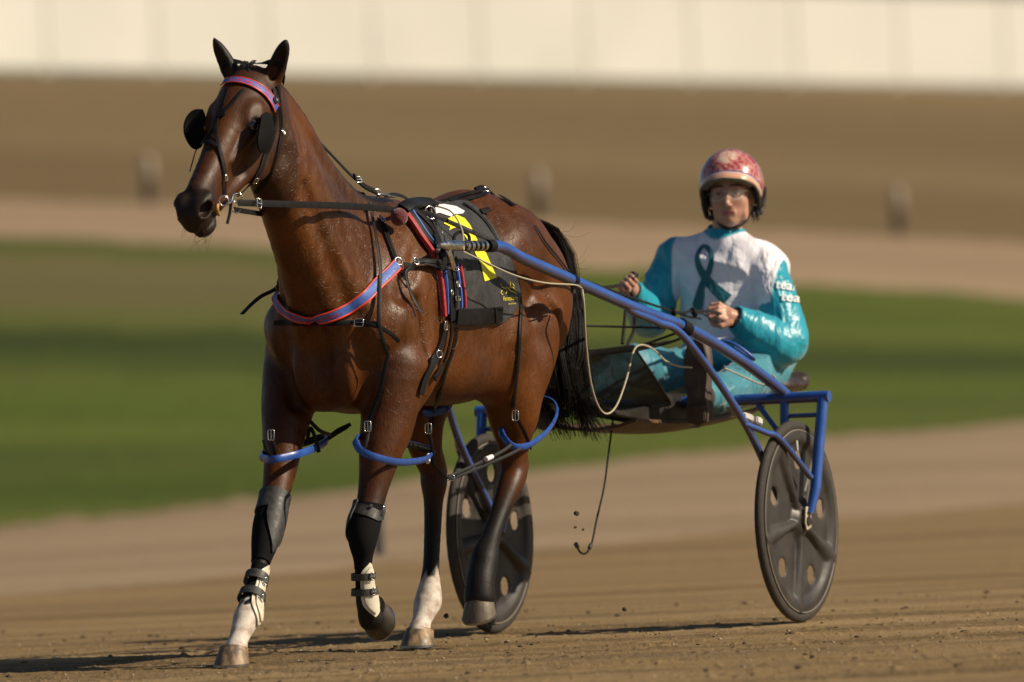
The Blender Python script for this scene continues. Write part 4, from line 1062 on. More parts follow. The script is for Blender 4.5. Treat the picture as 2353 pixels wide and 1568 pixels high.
# ---- hobbles: four blue loops joined fore and aft
def loop(pts, w, parent, name='hobble_loop'):
    P = spline(pts + [pts[0]], 72)[:-1]; c = sum(P, Vector()) / len(P); bm = bmesh.new(); rows = []
    n = len(P)
    for i, p in enumerate(P):
        t = (P[(i + 1) % n] - P[i - 1]).normalized(); out = (p - c); out -= t * out.dot(t); out.normalize(); u = t.cross(out).normalized()
        u = -u if u.z < 0 else u
        rows.append([bm.verts.new(p + u * (a * w / 2) + out * h) for a, h in ((-1, 0), (-1, .005), (-.5, .0085), (.5, .0085), (1, .005), (1, 0), (.6, -.001), (-.6, -.001))])
    for i in range(n):
        a, b = rows[i], rows[(i + 1) % n]
        for k in range(8):
            f = bm.faces.new((a[k], a[(k + 1) % 8], b[(k + 1) % 8], b[k])); f.material_index = 1 if k in (5, 6, 7) else 0
    bmesh.ops.recalc_face_normals(bm, faces=bm.faces)
    return obj(name, bm, [M_BLUEP, M_BIO], parent)
hb = empty('hobbles', tuple(at(850, 1000, 0)))
tag(hb, 'blue leg hobbles looped round all four legs above the knees and hocks', 'hobbles')
def P_(l): return [at(x, y, Y) for x, y, Y in l]
loop(P_([(602, 1052, -.19), (625, 1056, -.11), (660, 1050, -.07), (690, 1042, -.05), (722, 1030, -.06), (748, 1014, -.10), (740, 1005, -.18), (700, 1018, -.23), (650, 1030, -.25), (612, 1040, -.23)]), .024, hb)
loop(P_([(817, 1016, .14), (830, 1036, .17), (868, 1052, .215), (920, 1062, .225), (972, 1056, .20), (990, 1040, .15), (965, 1028, .10), (920, 1018, .07), (868, 1008, .06), (828, 1004, .10)]), .024, hb)
loop(P_([(940, 948, -.20), (975, 950, -.12), (1008, 946, -.07), (1028, 934, -.05), (1010, 928, -.10), (975, 930, -.22)]), .024, hb)
loop(P_([(1150, 968, .12), (1156, 1002, .16), (1180, 1026, .20), (1215, 1022, .225), (1255, 992, .22), (1277, 952, .18), (1268, 926, .12), (1235, 918, .07), (1185, 930, .05), (1156, 945, .08)]), .024, hb)
def tag_end(x, y, Y, dx, dy): ribbon('strap_end', free(P_([(x, y, Y), (x + dx * .5 + 3, y + dy * .5, Y + .01), (x + dx, y + dy, Y + .005)]), -FW, 10), .012, M_BIO, hb, taper=True)
for (x, y, Y, dx, dy) in ((623, 1000, -.235 + .1, 10, 62), (845, 980, .215, -8, 52), (984, 985, .17, 12, 90), (1184, 955, .22, 36, 78)):
    tag_end(x, y, Y, dx, dy); buckle(at(x, y, Y + .008), -FW, -UP, .034, .020, hb)
ribbon('strap_end', free(P_([(606, 1012, -.14), (614, 1035, -.12), (632, 1062, -.11)]), -FW, 10), .012, M_BIO, hb, taper=True)
for pts in ([(748, 1012, -.12), (775, 990, -.08), (806, 975, -.04)], [(740, 1018, -.14), (770, 998, -.1), (800, 980, -.05)], [(705, 1020, -.1), (712, 985, -.08), (722, 1000, -.06), (733, 1040, -.05)], [(712, 968, -.08), (735, 990, -.07), (760, 1000, -.08)]):
    ribbon('connecting_strap', free(P_(pts), -FW, 16), .013, M_BIO, hb)
for pts in ([(985, 1045, .15), (1005, 1075, .14), (1030, 1100, .14), (1050, 1095, .14)], [(1030, 1096, .14), (1090, 1070, .17), (1150, 1040, .20), (1175, 1022, .21)], [(1040, 1100, .14), (1095, 1078, .17), (1160, 1050, .20), (1200, 1030, .22)], [(940, 1022, .12), (975, 1030, .14), (1000, 1040, .15)]):
    ribbon('connecting_strap', free(P_(pts), -FW, 24), .011, M_BIO, hb)
buckle(at(1036, 1098, .148), -FW, RT, .022, .018, hb); tube('tape', P_([(1116, 1056, .19), (1130, 1050, .192)]), .009, M_WHC, hb, seg=8)
tube('tape', P_([(985, 1046, .17), (983, 1062, .18)]), .008, M_WHC, hb, seg=8)

# ---- boots: sleeves measured off the leg
def sleeve(a, b, lo, hi, off, mt, parent, name, th0=0, th1=360, nth=48, nh=18, bulge=None, thick=.004, ref=None):
    """a shell round the leg axis a->b; lo/hi(theta in deg) are fractions of the axis; theta 0 faces forward (+X), 90 to the horse's left"""
    a = Vector(a); b = Vector(b); ax = b - a; L = ax.length; az = ax.normalized()
    f = Vector((1, 0, 0)); f = (f - az * f.dot(az)).normalized(); l = Vector((0, 1, 0)); l = (l - az * l.dot(az) - f * l.dot(f)).normalized()
    full = abs(th1 - th0) >= 360; cols = nth if full else nth + 1; grid = []
    for i in range(cols):
        th = th0 + (th1 - th0) * i / nth; d = f * cos(radians(th)) + l * sin(radians(th)); col = []
        t0 = lo(th) if callable(lo) else lo; t1 = hi(th) if callable(hi) else hi
        for j in range(nh + 1):
            t = t0 + (t1 - t0) * j / nh; c = a + ax * t; q = c + d * .11
            h = HB_T.ray_cast(q, -d, .11)
            rr = (h[0] - c).dot(d) if h[0] is not None else .02
            col.append([c, d, rr])
        grid.append(col)
    for _ in range(3):
        R0 = [[g[2] for g in c] for c in grid]
        for i in range(cols):
            for j in range(nh + 1):
                i0 = (i - 1) % cols if full else max(0, i - 1); i1 = (i + 1) % cols if full else min(cols - 1, i + 1)
                j0 = max(0, j - 1); j1 = min(nh, j + 1)
                grid[i][j][2] = (R0[i][j] * 2 + R0[i0][j] + R0[i1][j] + R0[i][j0] + R0[i][j1]) / 6
    bm = bmesh.new()
    G = [[bm.verts.new(c + d * (rr + off + (bulge(j / nh, th0 + (th1 - th0) * i / nth) if bulge else 0))) for j, (c, d, rr) in enumerate(col)] for i, col in enumerate(grid)]
    for i in range(cols if full else cols - 1):
        for j in range(nh): bm.faces.new((G[i][j], G[(i + 1) % cols][j], G[(i + 1) % cols][j + 1], G[i][j + 1]))
    bmesh.ops.recalc_face_normals(bm, faces=bm.faces)
    bmesh.ops.solidify(bm, geom=bm.faces[:], thickness=thick)
    bmesh.ops.recalc_face_normals(bm, faces=bm.faces)
    return obj(name, bm, mt, parent, sharp=50)
def bump01(x, c, w): return max(0, 1 - abs(((x - c + 180) % 360) - 180) / w)
# off fore (planted)
kb = empty('knee_boot', tuple(at(618, 1210, -.145))); tag(kb, 'grey and black knee boot on the planted foreleg of the horse', 'knee boot', 'knee boots on the forelegs')
A, B = at(634, 1140, -.15), at(597, 1300, -.138)
sleeve(A, B, .02, .96, .004, M_BLKN, kb, 'sock', nh=26, thick=.003)
sleeve(A, B, 0.0, .28, .009, M_RUB, kb, 'cuff', nh=8)
sleeve(A, B, lambda t: .20, lambda t: .30 + .56 * (bump01(t, 75, 62) ** .55), .010, M_RUB, kb, 'shield', 15, 135, 30, 18, thick=.005)
kb2 = empty('knee_boot', tuple(at(835, 1215, .145))); tag(kb2, 'grey and black knee boot on the lifted foreleg of the horse', 'knee boot', 'knee boots on the forelegs')
A, B = at(850, 1150, .148), at(834, 1310, .138)
sleeve(A, B, .06, .99, .004, M_BLKN, kb2, 'sock', nh=26, thick=.003)
sleeve(A, B, lambda t: .06 + .10 * bump01(t, 60, 90), lambda t: .22 + .10 * bump01(t, 60, 90), .009, M_RUB, kb2, 'cuff', nh=8)
sleeve(A, B, lambda t: .02, lambda t: .25 + .40 * (bump01(t, -88, 62) ** .55), .012, M_RUB, kb2, 'shield', -150, -28, 30, 18, thick=.005)
p, n = hit(HB_T, 872, 1172, .016); buckle(p, n, (0, 0, 1), .022, .014, kb2)
p, n = hit(HB_T, 852, 1168, .015); tube('rivet', [p, p + n * .003], .006, M_RUB, kb2, seg=12)
def tendon(A, B, parent, ths, side):
    sleeve(A, B, 0.06, .58, .003, M_BLKN, parent, 'lining', nh=16, thick=.003)
    sleeve(A, B, lambda t: .02 + .25 * (1 - bump01(t, side, ths) ** .5), lambda t: .64 + .34 * bump01(t, side, ths) ** .5, .007, M_BOOTW, parent, 'shell', side - ths, side + ths, 26, 22, thick=.005)
    sleeve(A, B, lambda t: .08 + .25 * (1 - bump01(t, side, ths * .72) ** .5), lambda t: .62 + .30 * bump01(t, side, ths * .72) ** .5, .0125, M_BOOTW, parent, 'shell_panel', side - ths * .72, side + ths * .72, 22, 22, thick=.003)
    for t in (.20, .47):
        sleeve(A, B, t, t + .12, .0170, M_RUB, parent, 'boot_strap', nh=4, nth=40, thick=.0035)
        c = Vector(A).lerp(Vector(B), t + .06); d = (RT * .5 - FW * .8).normalized()
        h = HB_T.ray_cast(c + d * .12, -d); q = h[0] if h[0] else c + d * .03
        buckle(q + d * .018, d, RT, .012, .022, parent)
tb = empty('tendon_boot', tuple(at(583, 1380, -.135))); tag(tb, 'cream tendon boot with two black straps on the planted white foreleg', 'tendon boot', 'tendon boots on the forelegs')
tendon(at(602, 1298, -.137), at(562, 1442, -.13), tb, 62, 90)
tb2 = empty('tendon_boot', tuple(at(838, 1360, .135))); tag(tb2, 'cream tendon boot with two black straps on the lifted dark foreleg', 'tendon boot', 'tendon boots on the forelegs')
tendon(at(836, 1290, .138), at(846, 1420, .137), tb2, 62, 62)

# ---- driving reins
rn = empty('driving_rein', tuple(at(900, 480, .12))); tag(rn, 'long black driving rein from the bit through the saddle ring to the driver, near side', 'rein')
HANDL = at(1662, 722, .08); HANDR = at(1442, 655, -.32)
P = [at(546, 466, .07), at(600, 468, .10), at(700, 471, .13), at(800, 474, .14), at(900, 482, .15), at(985, 492, .15), at(1040, 514, .20), at(1090, 536, .25), at(1135, 556, .30)]
ribbon('strap', free(P, (.3, .95, .1), 80), lambda t: .022 if t < .5 else .016, M_LEATHER, rn)
ribbon('strap', free([at(1135, 556, .30), at(1330, 640, .30), at(1540, 714, .24), at(1588, 716, .20), at(1632, 716, .12), HANDL], (.3, .8, .5), 50), .010, M_LEATHER, rn)
ribbon('strap', free([at(1592, 716, .20), at(1615, 722, .16), at(1645, 742, .09)], (.3, .8, .5), 12), .010, M_LEATHER, rn)
ribbon('strap', free([at(1548, 716, .22), at(1580, 728, .20), at(1610, 733, .17)], (.3, .8, .5), 12), .009, M_LEATHER, rn)
tube('stop', P_([(1544, 712, .24), (1550, 722, .24)]), .010, M_LEATHER, rn, seg=8); tube('stop', P_([(1590, 712, .2), (1598, 724, .2)]), .010, M_LEATHER, rn, seg=8)
buckle(at(593, 468, .106), (.3, .95, .1), RT, .020, .030, rn)
rn2 = empty('driving_rein', tuple(at(700, 490, -.1))); tag(rn2, 'black driving rein running behind the neck to the hand holding the whip, off side', 'rein')
ribbon('strap', free([at(538, 482, .02), at(575, 488, -.02), at(612, 493, -.08), at(720, 500, -.16)], (.3, .8, .2), 24), .018, M_LEATHER, rn2)
ribbon('strap', free([at(940, 480, -.16), at(1200, 600, -.34), at(1320, 668, -.36), at(1390, 661, -.34), HANDR], (.3, .8, .5), 40), .012, M_LEATHER, rn2)
# ================================================================ the racing cart
def paint_blue():
    m = mat('chipped blue paint', (.020, .085, .36), .30, coat=.5, noise=(9, .18)); nt = m.node_tree; b = nt.nodes['Principled BSDF']; N = nt.nodes.new
    tc = N('ShaderNodeTexCoord'); n = N('ShaderNodeTexNoise'); n.inputs['Scale'].default_value = 34; n.inputs['Detail'].default_value = 8; n.inputs['Roughness'].default_value = .7
    nt.links.new(tc.outputs['Object'], n.inputs['Vector'])
    r = N('ShaderNodeValToRGB'); r.color_ramp.elements[0].position = .64; r.color_ramp.elements[1].position = .70
    nt.links.new(n.outputs['Fac'], r.inputs[0])
    # dust thrown up from the track lies on the undersides and inner tubes
    g = N('ShaderNodeNewGeometry'); s = N('ShaderNodeSeparateXYZ'); nt.links.new(g.outputs['Normal'], s.inputs[0])
    mr = N('ShaderNodeMapRange'); mr.inputs[1].default_value = .15; mr.inputs[2].default_value = -.6; mr.inputs[3].default_value = 0; mr.inputs[4].default_value = .75; nt.links.new(s.outputs['Z'], mr.inputs[0])
    ma = N('ShaderNodeMath'); ma.operation = 'MAXIMUM'; nt.links.new(r.outputs[0], ma.inputs[0]); nt.links.new(mr.outputs[0], ma.inputs[1])
    old = b.inputs['Base Color'].links[0].from_socket
    mx = N('ShaderNodeMix'); mx.data_type = 'RGBA'; nt.links.new(ma.outputs[0], mx.inputs[0]); nt.links.new(old, mx.inputs[6]); mx.inputs[7].default_value = (.085, .058, .036, 1)
    nt.links.new(mx.outputs[2], b.inputs['Base Color'])
    return m
M_BLUE = paint_blue()
M_DARK = mat('grimy black plastic', (.022, .019, .016), .55, noise=(20, .4), bump=(60, .3, .002))
M_TYRE = mat('dusty tyre rubber', (.036, .030, .025), .8, noise=(30, .35), bump=(120, .8, .002))
M_DISC = mat('dusty grey plastic wheel disc', (.034, .029, .026), .55, noise=(12, .25), bump=(30, .15, .002))
M_WHITEP = mat('worn white plastic', (.62, .60, .55), .5, noise=(30, .2))
M_TAN = mat('stained plywood', (.085, .042, .016), .6, noise=(14, .35))
sk = empty('racing_cart', (0, 0, 0)); tag(sk, 'blue two wheeled racing cart with grey disc wheels hitched behind the horse', 'racing cart')
def T(*p): return Vector(p)
# shafts
def shaft(s):
    pts = [T(1.865, s * .318, 1.338), T(1.80, s * .322, 1.334), T(1.74, s * .330, 1.318), T(1.66, s * .340, 1.292), T(1.3, s * .375, 1.205), T(.9, s * .415, 1.108), T(.563, s * .45, 1.036), T(.2, s * .478, .925), T(-.10, s * .50, .812), T(-.15, s * .505, .785)]
    if s < 0: pass
    sh = tube('shaft', pts, .0195, M_BLUE, sk, n=70, seg=16)
    tube('coupling', [T(1.90, s * .316, 1.338), T(1.86, s * .318, 1.338)], .0215, M_BIO, sh, seg=16)
    tube('quick_hitch_rod', [T(1.88, s * .316, 1.338), T(2.17, s * .302, 1.343)], .0135, M_BIO, sh, seg=16)
    for k in range(5): tube('washer', [T(1.92 + k * .036, s * .315, 1.339), T(1.935 + k * .036, s * .314, 1.339)], .0185, M_STEEL, sh, seg=16)
    tube('hitch_sleeve', [T(2.09, s * .306, 1.342), T(2.17, s * .302, 1.343)], .0185, M_STEEL, sh, seg=16)
    tube('hitch_tip', [T(2.17, s * .302, 1.343), T(2.20, s * .301, 1.344), T(2.245, s * .300, 1.345)], lambda t: .0185 * sqrt(max(.12, 1 - t * t)), M_STEEL, sh, n=9, seg=16)
    for x in (.61, ): tube('rubber_clamp', [T(x, s * .445, 1.049), T(x - .05, s * .451, 1.032)], .0245, M_BIO, sh, seg=16)
    tube('clamp', [T(1.345, s * .371, 1.216), T(1.325, s * .373, 1.211)], .0225, M_BIO, sh, seg=16)
    tube('clamp_bolt', [T(1.335, s * .371, 1.20), T(1.335, s * .371, 1.17)], .008, M_DARK, sh, seg=8)
    tube('strut', [T(.99, s * .405, 1.125), T(.93, s * .415, 1.098), T(.80, s * .44, 1.062), T(.64, s * .475, 1.000), T(.33, s * .545, .705), T(.02, s * .548, .395)], .0135, M_BLUE, sk, n=50, seg=12)
    tube('strut', [T(.335, s * .545, .70), T(.24, s * .585, .665), T(.17, s * .61, .638), T(-.015, s * .640, .50)], .0105, M_BLUE, sk, n=30, seg=12)
    return sh
for s in (1, -1): shaft(s)
# arch
X0 = -.13
tube('arch_bar', [T(X0, -.675, .778), T(X0, .675, .778)], .0205, M_BLUE, sk, seg=18)
for s in (1, -1):
    tube('fork_leg', [T(X0 + .005, s * .652, .770), T(-.045, s * .642, .46)], .0195, M_BLUE, sk, seg=14)
    tube('fork_leg', [T(-.045, s * .642, .46), T(-.01, s * .632, .375)], lambda t: .0195 - .005 * t, M_BLUE, sk, seg=14)
    bm = bmesh.new()
    for v in ((-.024, 0, -.028), (.012, 0, -.036), (.028, 0, -.01), (.014, 0, .045), (-.020, 0, .045), (-.03, 0, .0)): bm.verts.new(T(.0, s * .629, .355) + Vector(v))
    f = bm.faces.new(bm.verts[:]); r = bmesh.ops.extrude_face_region(bm, geom=[f]); bmesh.ops.translate(bm, verts=[v for v in r['geom'] if isinstance(v, bmesh.types.BMVert)], vec=(0, s * -.005, 0))
    bmesh.ops.recalc_face_normals(bm, faces=bm.faces); pl = obj('dropout_plate', bm, mat('cream steel', (.50, .44, .34), .45, noise=(50, .3)) if s > 0 else bpy.data.materials['cream steel'], sk, sharp=30)
    for dx, dz in ((-.012, .022), (.006, .024), (-.012, -.012)): tube('bolt', [T(dx, s * .630, .355 + dz), T(dx, s * .635, .355 + dz)], .0035, M_DARK, pl, seg=8)
    tube('inner_fork_leg', [T(X0, s * .505, .775), T(-.03, s * .535, .43), T(0, s * .545, .35)], .0165, M_BLUE, sk, n=16, seg=12)
    tube('brace', [T(X0 + .008, s * .51, .715), T(X0 + .008, s * .645, .715)], .0085, M_BLUE, sk, seg=10)
    tube('brace', [T(X0, s * .40, .765), T(-.09, s * .525, .62)], .0095, M_BLUE, sk, seg=10)
# wheels
def wheel_(s):
    c = T(0, s * .585, .35); ph = radians(26)
    w = tube('wheel', [c + T(.331 * cos(a), 0, .331 * sin(a)) for a in [2 * pi * i / 96 for i in range(96)]], .0190, M_TYRE, sk, closed=True, seg=14)
    w.name = 'wheel'
    for v in w.data.vertices: v.co.y = c.y + (v.co.y - c.y) * .85
    # tread
    for i, v in enumerate(w.data.vertices):
        rr = math.hypot(v.co.x - c.x, v.co.z - c.z)
        if rr > .342: k = 1 + (.004 if (i // 14) % 2 else 0); v.co.x = c.x + (v.co.x - c.x) * k; v.co.z = c.z + (v.co.z - c.z) * k
    RM = .320
    def hgt(r, a):
        d = min(abs(((a - ph - radians(36) - radians(72) * k + pi) % (2 * pi)) - pi) for k in range(5))
        spoke = max(0, 1 - (d * r / (.017 + .022 * abs(r - .10) / .2)) ** 2) ** .8
        hub = .026 * (1 - sstep(.035, .075, r)); rim = .017 * float(sstep(.258, .288, r))
        return .004 + max(hub, rim, .021 * spoke, 0) - .004 * float(sstep(.300, .320, r))
    global WDISC
    if 'WDISC' not in globals():
        HR, HD = .0325, .215; hc = [(HD * cos(ph + radians(72) * k), HD * sin(ph + radians(72) * k)) for k in range(5)]; pts = []; E = []
        for x, z in hc:
            b0 = len(pts)
            for k in range(36): pts.append(Vector((x + HR * cos(2 * pi * k / 36), z + HR * sin(2 * pi * k / 36)))); E.append((b0 + k, b0 + (k + 1) % 36))
        for i in range(1, 45):
            r = RM * i / 44; nn_ = max(12, int(220 * min(1, r / .14)))
            for j in range(nn_):
                a = 2 * pi * (j + .13 * (i % 2)) / nn_; p = Vector((r * cos(a), r * sin(a)))
                if all((p.x - x) ** 2 + (p.y - z) ** 2 > (HR + .003) ** 2 for x, z in hc): pts.append(p)
        pts.append(Vector((0, 0))); res = delaunay_2d_cdt(pts, E, [], 0, 1e-6)
        FF = [f for f in res[2] if all((sum(res[0][q].x for q in f) / 3 - x) ** 2 + (sum(res[0][q].y for q in f) / 3 - z) ** 2 > HR ** 2 for x, z in hc)]
        WDISC = ([(q.x, q.y) for q in res[0]], FF, hc, HR)
    for side in (1, -1):
        bm = bmesh.new(); vs = []
        for (x, z) in WDISC[0]:
            r = math.hypot(x, z); a = math.atan2(z, x); near = min(math.hypot(x - p, z - q) for p, q in WDISC[2]) < WDISC[3] + 1e-4
            vs.append(bm.verts.new(T(c.x + x, c.y + (0 if near else side * hgt(r, a)), c.z + z)))
        for f in WDISC[1]: bm.faces.new([vs[q] for q in f])
        bmesh.ops.recalc_face_normals(bm, faces=bm.faces)
        d = obj('disc', bm, M_DISC, w, sharp=60)
        tube('rim_ring', [c + T(.317 * cos(a), side * .0165, .317 * sin(a)) for a in [2 * pi * i / 90 for i in range(90)]], .0030, M_TYRE if False else mat('pale rim edge', (.22, .19, .16), .4) if (s, side) == (1, 1) else bpy.data.materials['pale rim edge'], w, closed=True, seg=6)
    tube('hub', [c + T(0, .05, 0), c + T(0, -.05, 0)], .016, M_DARK, w, seg=16)
    tube('hub_flange', [c + T(0, .034, 0), c + T(0, .026, 0)], .030, M_DARK, w, seg=20)
    tube('valve', [c + T(.03, s * .026, .28), c + T(.035, s * .030, .245)], .004, M_WHITEP, w, seg=8)
    return w
for s in (1, -1): wheel_(s)
for s in (1, -1):
    pxl = [(1881, 1088), (1874, 1105), (1878, 1120)] if s > 0 else [(1148, 1242), (1152, 1236), (1156, 1226)]
    ribbon('sticker', free([at(x, y, s * .585 + .03) for x, y in pxl], (0, 1, 0), 8), .008, M_WHITEP, sk, thick=.001)
# seat and its frame
sf = Field(axis((-1.30, -.70, .006)), axis((-.24, .24, .006)), axis((.70, .92, .0045)))
sf.ell((-1.00, .095, .822), (.17, .105, .028), k=.03); sf.ell((-1.00, -.095, .822), (.17, .105, .028), k=.03)
sf.ell((-.96, 0, .825), (.17, .16, .022), k=.03); sf.cone((-1.10, -.14, .835), (-1.10, .16, .835), .030, .030, k=.03); sf.ell((-.95, 0, .87), (.12, .03, .03), k=.04, op='s')
v, f = sf.mesh(1); st = npmesh('seat', v, f, [mat('worn brown black vinyl', (.045, .030, .026), .30, noise=(18, .3), bump=(26, .3, .004))], sk)
for s in (1, -1):
    tube('seat_rail', [T(X0, s * .16, .765), T(-.7, s * .15, .76), T(-1.10, s * .12, .79)], .011, M_BLUE, sk, n=14)
tube('seat_bolt', [at(1755, 880, .12), at(1748, 890, .12)], .010, M_STEEL, sk)
# undertray and foot well
rows = []
bm = bmesh.new()
for i in range(17):
    t = i / 16; x = .40 - 1.25 * t; z = .735 - .028 * sin(pi * t) + .02 * t
    rows.append([bm.verts.new(T(x, y * (.17 - .05 * t), z - .03 * (1 - (y) ** 2))) for y in (-1, -.6, 0, .6, 1)])
for a, b in zip(rows[:-1], rows[1:]):
    for k in range(4): bm.faces.new((a[k], a[k + 1], b[k + 1], b[k]))
bmesh.ops.recalc_face_normals(bm, faces=bm.faces); bmesh.ops.solidify(bm, geom=bm.faces[:], thickness=.012); obj('undertray', bm, M_TAN, sk)
slab('tray_side', P_([(1372, 932, .12), (1440, 946, .12), (1500, 930, .12), (1540, 905, .12), (1600, 905, .12), (1640, 930, .12), (1690, 948, .12), (1640, 962, .12), (1560, 966, .12), (1500, 970, .12), (1420, 955, .12)]), (-.04, -.12, 0), M_DARK, sk)
slab('skid_block', [at(1500, 962, .02), at(1560, 977, .02), at(1556, 986, .02), at(1520, 984, .02), at(1470, 968, .02)], (0, .09, 0), M_DARK, sk)
tube('loop_wire', P_([(1500, 968, .05), (1510, 982, .05), (1528, 990, .05), (1545, 984, .05)]), .0018, M_BIO, sk, n=14, seg=6)
tube('crosspiece', [at(1560, 925, .05), at(1600, 925, .18)], .012, M_BLUE, sk)
# white number plate on the near strut, blue bracket
slab('bracket', P_([(1660, 936, .40), (1688, 936, .44), (1702, 957, .44), (1672, 945, .40)]), (0, .012, 0), M_BLUE, sk)
slab('plate', P_([(1698, 947, .50), (1722, 955, .52), (1722, 972, .52), (1700, 962, .50)]), (0, .02, 0), M_WHITEP, sk)
slab('plate', P_([(1722, 957, .52), (1736, 962, .53), (1736, 978, .53), (1722, 973, .52)]), (0, .03, 0), M_WHITEP, sk)
slab('plate_end', P_([(1736, 962, .53), (1744, 966, .53), (1742, 977, .53), (1736, 979, .53)]), (0, .02, 0), M_BLUE, sk)
# splash guard: a sagging dark net between the shafts
net = bpy.data.materials.new('dusty black net'); net.use_nodes = True; nn = net.node_tree; b = nn.nodes['Principled BSDF']
b.inputs['Base Color'].default_value = (.045, .044, .040, 1); b.inputs['Roughness'].default_value = .8
tc = nn.nodes.new('ShaderNodeTexCoord'); nz = nn.nodes.new('ShaderNodeTexNoise'); nz.inputs['Scale'].default_value = 9; nz.inputs['Detail'].default_value = 3
mr = nn.nodes.new('ShaderNodeMapRange'); mr.inputs[1].default_value = .3; mr.inputs[2].default_value = .7; mr.inputs[3].default_value = .93; mr.inputs[4].default_value = .99
nn.links.new(tc.outputs['Object'], nz.inputs['Vector']); nn.links.new(nz.outputs['Fac'], mr.inputs[0]); tr = nn.nodes.new('ShaderNodeBsdfTransparent'); ms = nn.nodes.new('ShaderNodeMixShader'); nn.links.new(mr.outputs[0], ms.inputs[0]); nn.links.new(tr.outputs[0], ms.inputs[1]); nn.links.new(b.outputs[0], ms.inputs[2]); nn.links.new(ms.outputs[0], nn.nodes['Material Output'].inputs['Surface'])
bm = bmesh.new(); rows = []
tp = [T(.62, -.36, .965), at(1290, 818, -.04), at(1375, 810, .08), at(1458, 800, .20)]
md_ = [T(.45, -.36, .85), at(1300, 860, -.06), at(1400, 865, .07), at(1500, 862, .19)]
bt = [T(.25, -.34, .74), at(1310, 898, -.09), at(1420, 945, .03), at(1540, 925, .17)]
tp, md_, bt = spline(tp, 24), spline(md_, 24), spline(bt, 24)
for a, m_, b_ in zip(tp, md_, bt): rows.append([bm.verts.new(p) for p in spline([a, m_, b_], 14)])
for a, c_ in zip(rows[:-1], rows[1:]):
    for k in range(13): bm.faces.new((a[k], c_[k], c_[k + 1], a[k + 1]))
obj('splash_net', bm, net, sk)
ribbon('net_hem', [(p, FW * -1) for p in tp], .024, M_DARK, sk, thick=.004)
ribbon('net_hem', [(p, FW * -1) for p in spline([tp[-1], md_[-1], bt[-1]], 14)], .008, M_DARK, sk)
ribbon('net_hem', [(p, FW * -1) for p in bt], .022, M_DARK, sk, thick=.006)
for pts in ([(1455, 800, .2), (1520, 778, .3), (1590, 752, .42)], [(1460, 806, .2), (1530, 790, .3), (1600, 764, .42)], [(1440, 806, .18), (1480, 796, .24), (1540, 784, .32)]):
    tube('net_cord', P_(pts), .0045, M_DARK, sk, n=12, seg=8)
tube('net_cord', P_([(1310, 748, -.02), (1420, 751, .1), (1560, 755, .3), (1586, 757, .42)]), .004, M_BIO, sk, n=16, seg=8)
# stirrup and foot rest on the near shaft, and its twin
for s in (1, -1):
    c = at(1640, 840, .28); c = T(c.x, s * .30, c.z)
    tube('stirrup', [c + T(.03, -.06 * s, .065), c + T(.03, .05 * s, .08), c + T(.00, .12 * s, .03), c + T(-.02, .12 * s, .015), c + T(.0, .06 * s, .06)], .006, M_BLUE, sk, n=24)
# loose cord
rp = tube('cord', P_([(1064, 578, .34), (1110, 600, .36), (1180, 632, .38), (1250, 650, .39), (1320, 655, .39), (1336, 662, .39)]), .0030, mat('pale cord', (.42, .38, .28), .8, bump=(500, .6, .001)), None, n=40, seg=6)
tag(rp, 'thin pale cord strung from the saddle along the near blue shaft', 'cord')
rp2 = tube('cord', P_([(1338, 665, .39), (1342, 700, .40), (1347, 790, .38), (1358, 880, .36), (1376, 935, .34), (1396, 951, .33), (1418, 930, .32), (1440, 870, .30), (1455, 810, .28), (1472, 793, .28), (1500, 802, .29), (1530, 830, .32), (1560, 842, .34), (1590, 845, .36)]), .0032, bpy.data.materials['pale cord'], None, n=90, seg=6)
tag(rp2, 'pale cord hanging in a long loop below the near shaft in front of the driver', 'cord')
rp3 = tube('cord', P_([(1664, 846, .4), (1700, 862, .42), (1745, 882, .44), (1770, 884, .47), (1782, 872, .50), (1775, 860, .49)]), .0035, bpy.data.materials['pale cord'], None, n=40, seg=6)
tag(rp3, 'pale knotted cord tied round the rear end of the near blue shaft', 'cord')
rp4 = tube('cord', P_([(968, 470, .02), (1010, 476, .12), (1040, 490, .2), (1062, 530, .28), (1066, 575, .33)]), .0028, bpy.data.materials['pale cord'], None, n=30, seg=6)
tag(rp4, 'thin pale cord crossing the top of the saddlecloth', 'cord')
hk = tube('hanging_strap', P_([(1410, 952, .05), (1400, 1030, .05), (1388, 1120, .05), (1372, 1190, .05), (1362, 1240, .05), (1356, 1258, .05), (1346, 1272, .05), (1334, 1270, .05), (1325, 1255, .05)]), .0036, M_BIO, None, n=60, seg=8)
tag(hk, 'thin black strap with a hooked end swinging under the cart between the wheels', 'strap')
hb2 = tube('hobble_strap_end', P_([(1303, 695, .12), (1310, 720, .12), (1296, 760, .12)]), .004, M_BIO, hk, n=10)
bpy.data.objects.remove(hb2)
tube('metal_end', P_([(1327, 1257, .05), (1323, 1250, .05)]), .008, M_DARK, hk); tube('knot', P_([(1358, 1252, .05), (1354, 1260, .05)]), .007, M_DARK, hk)
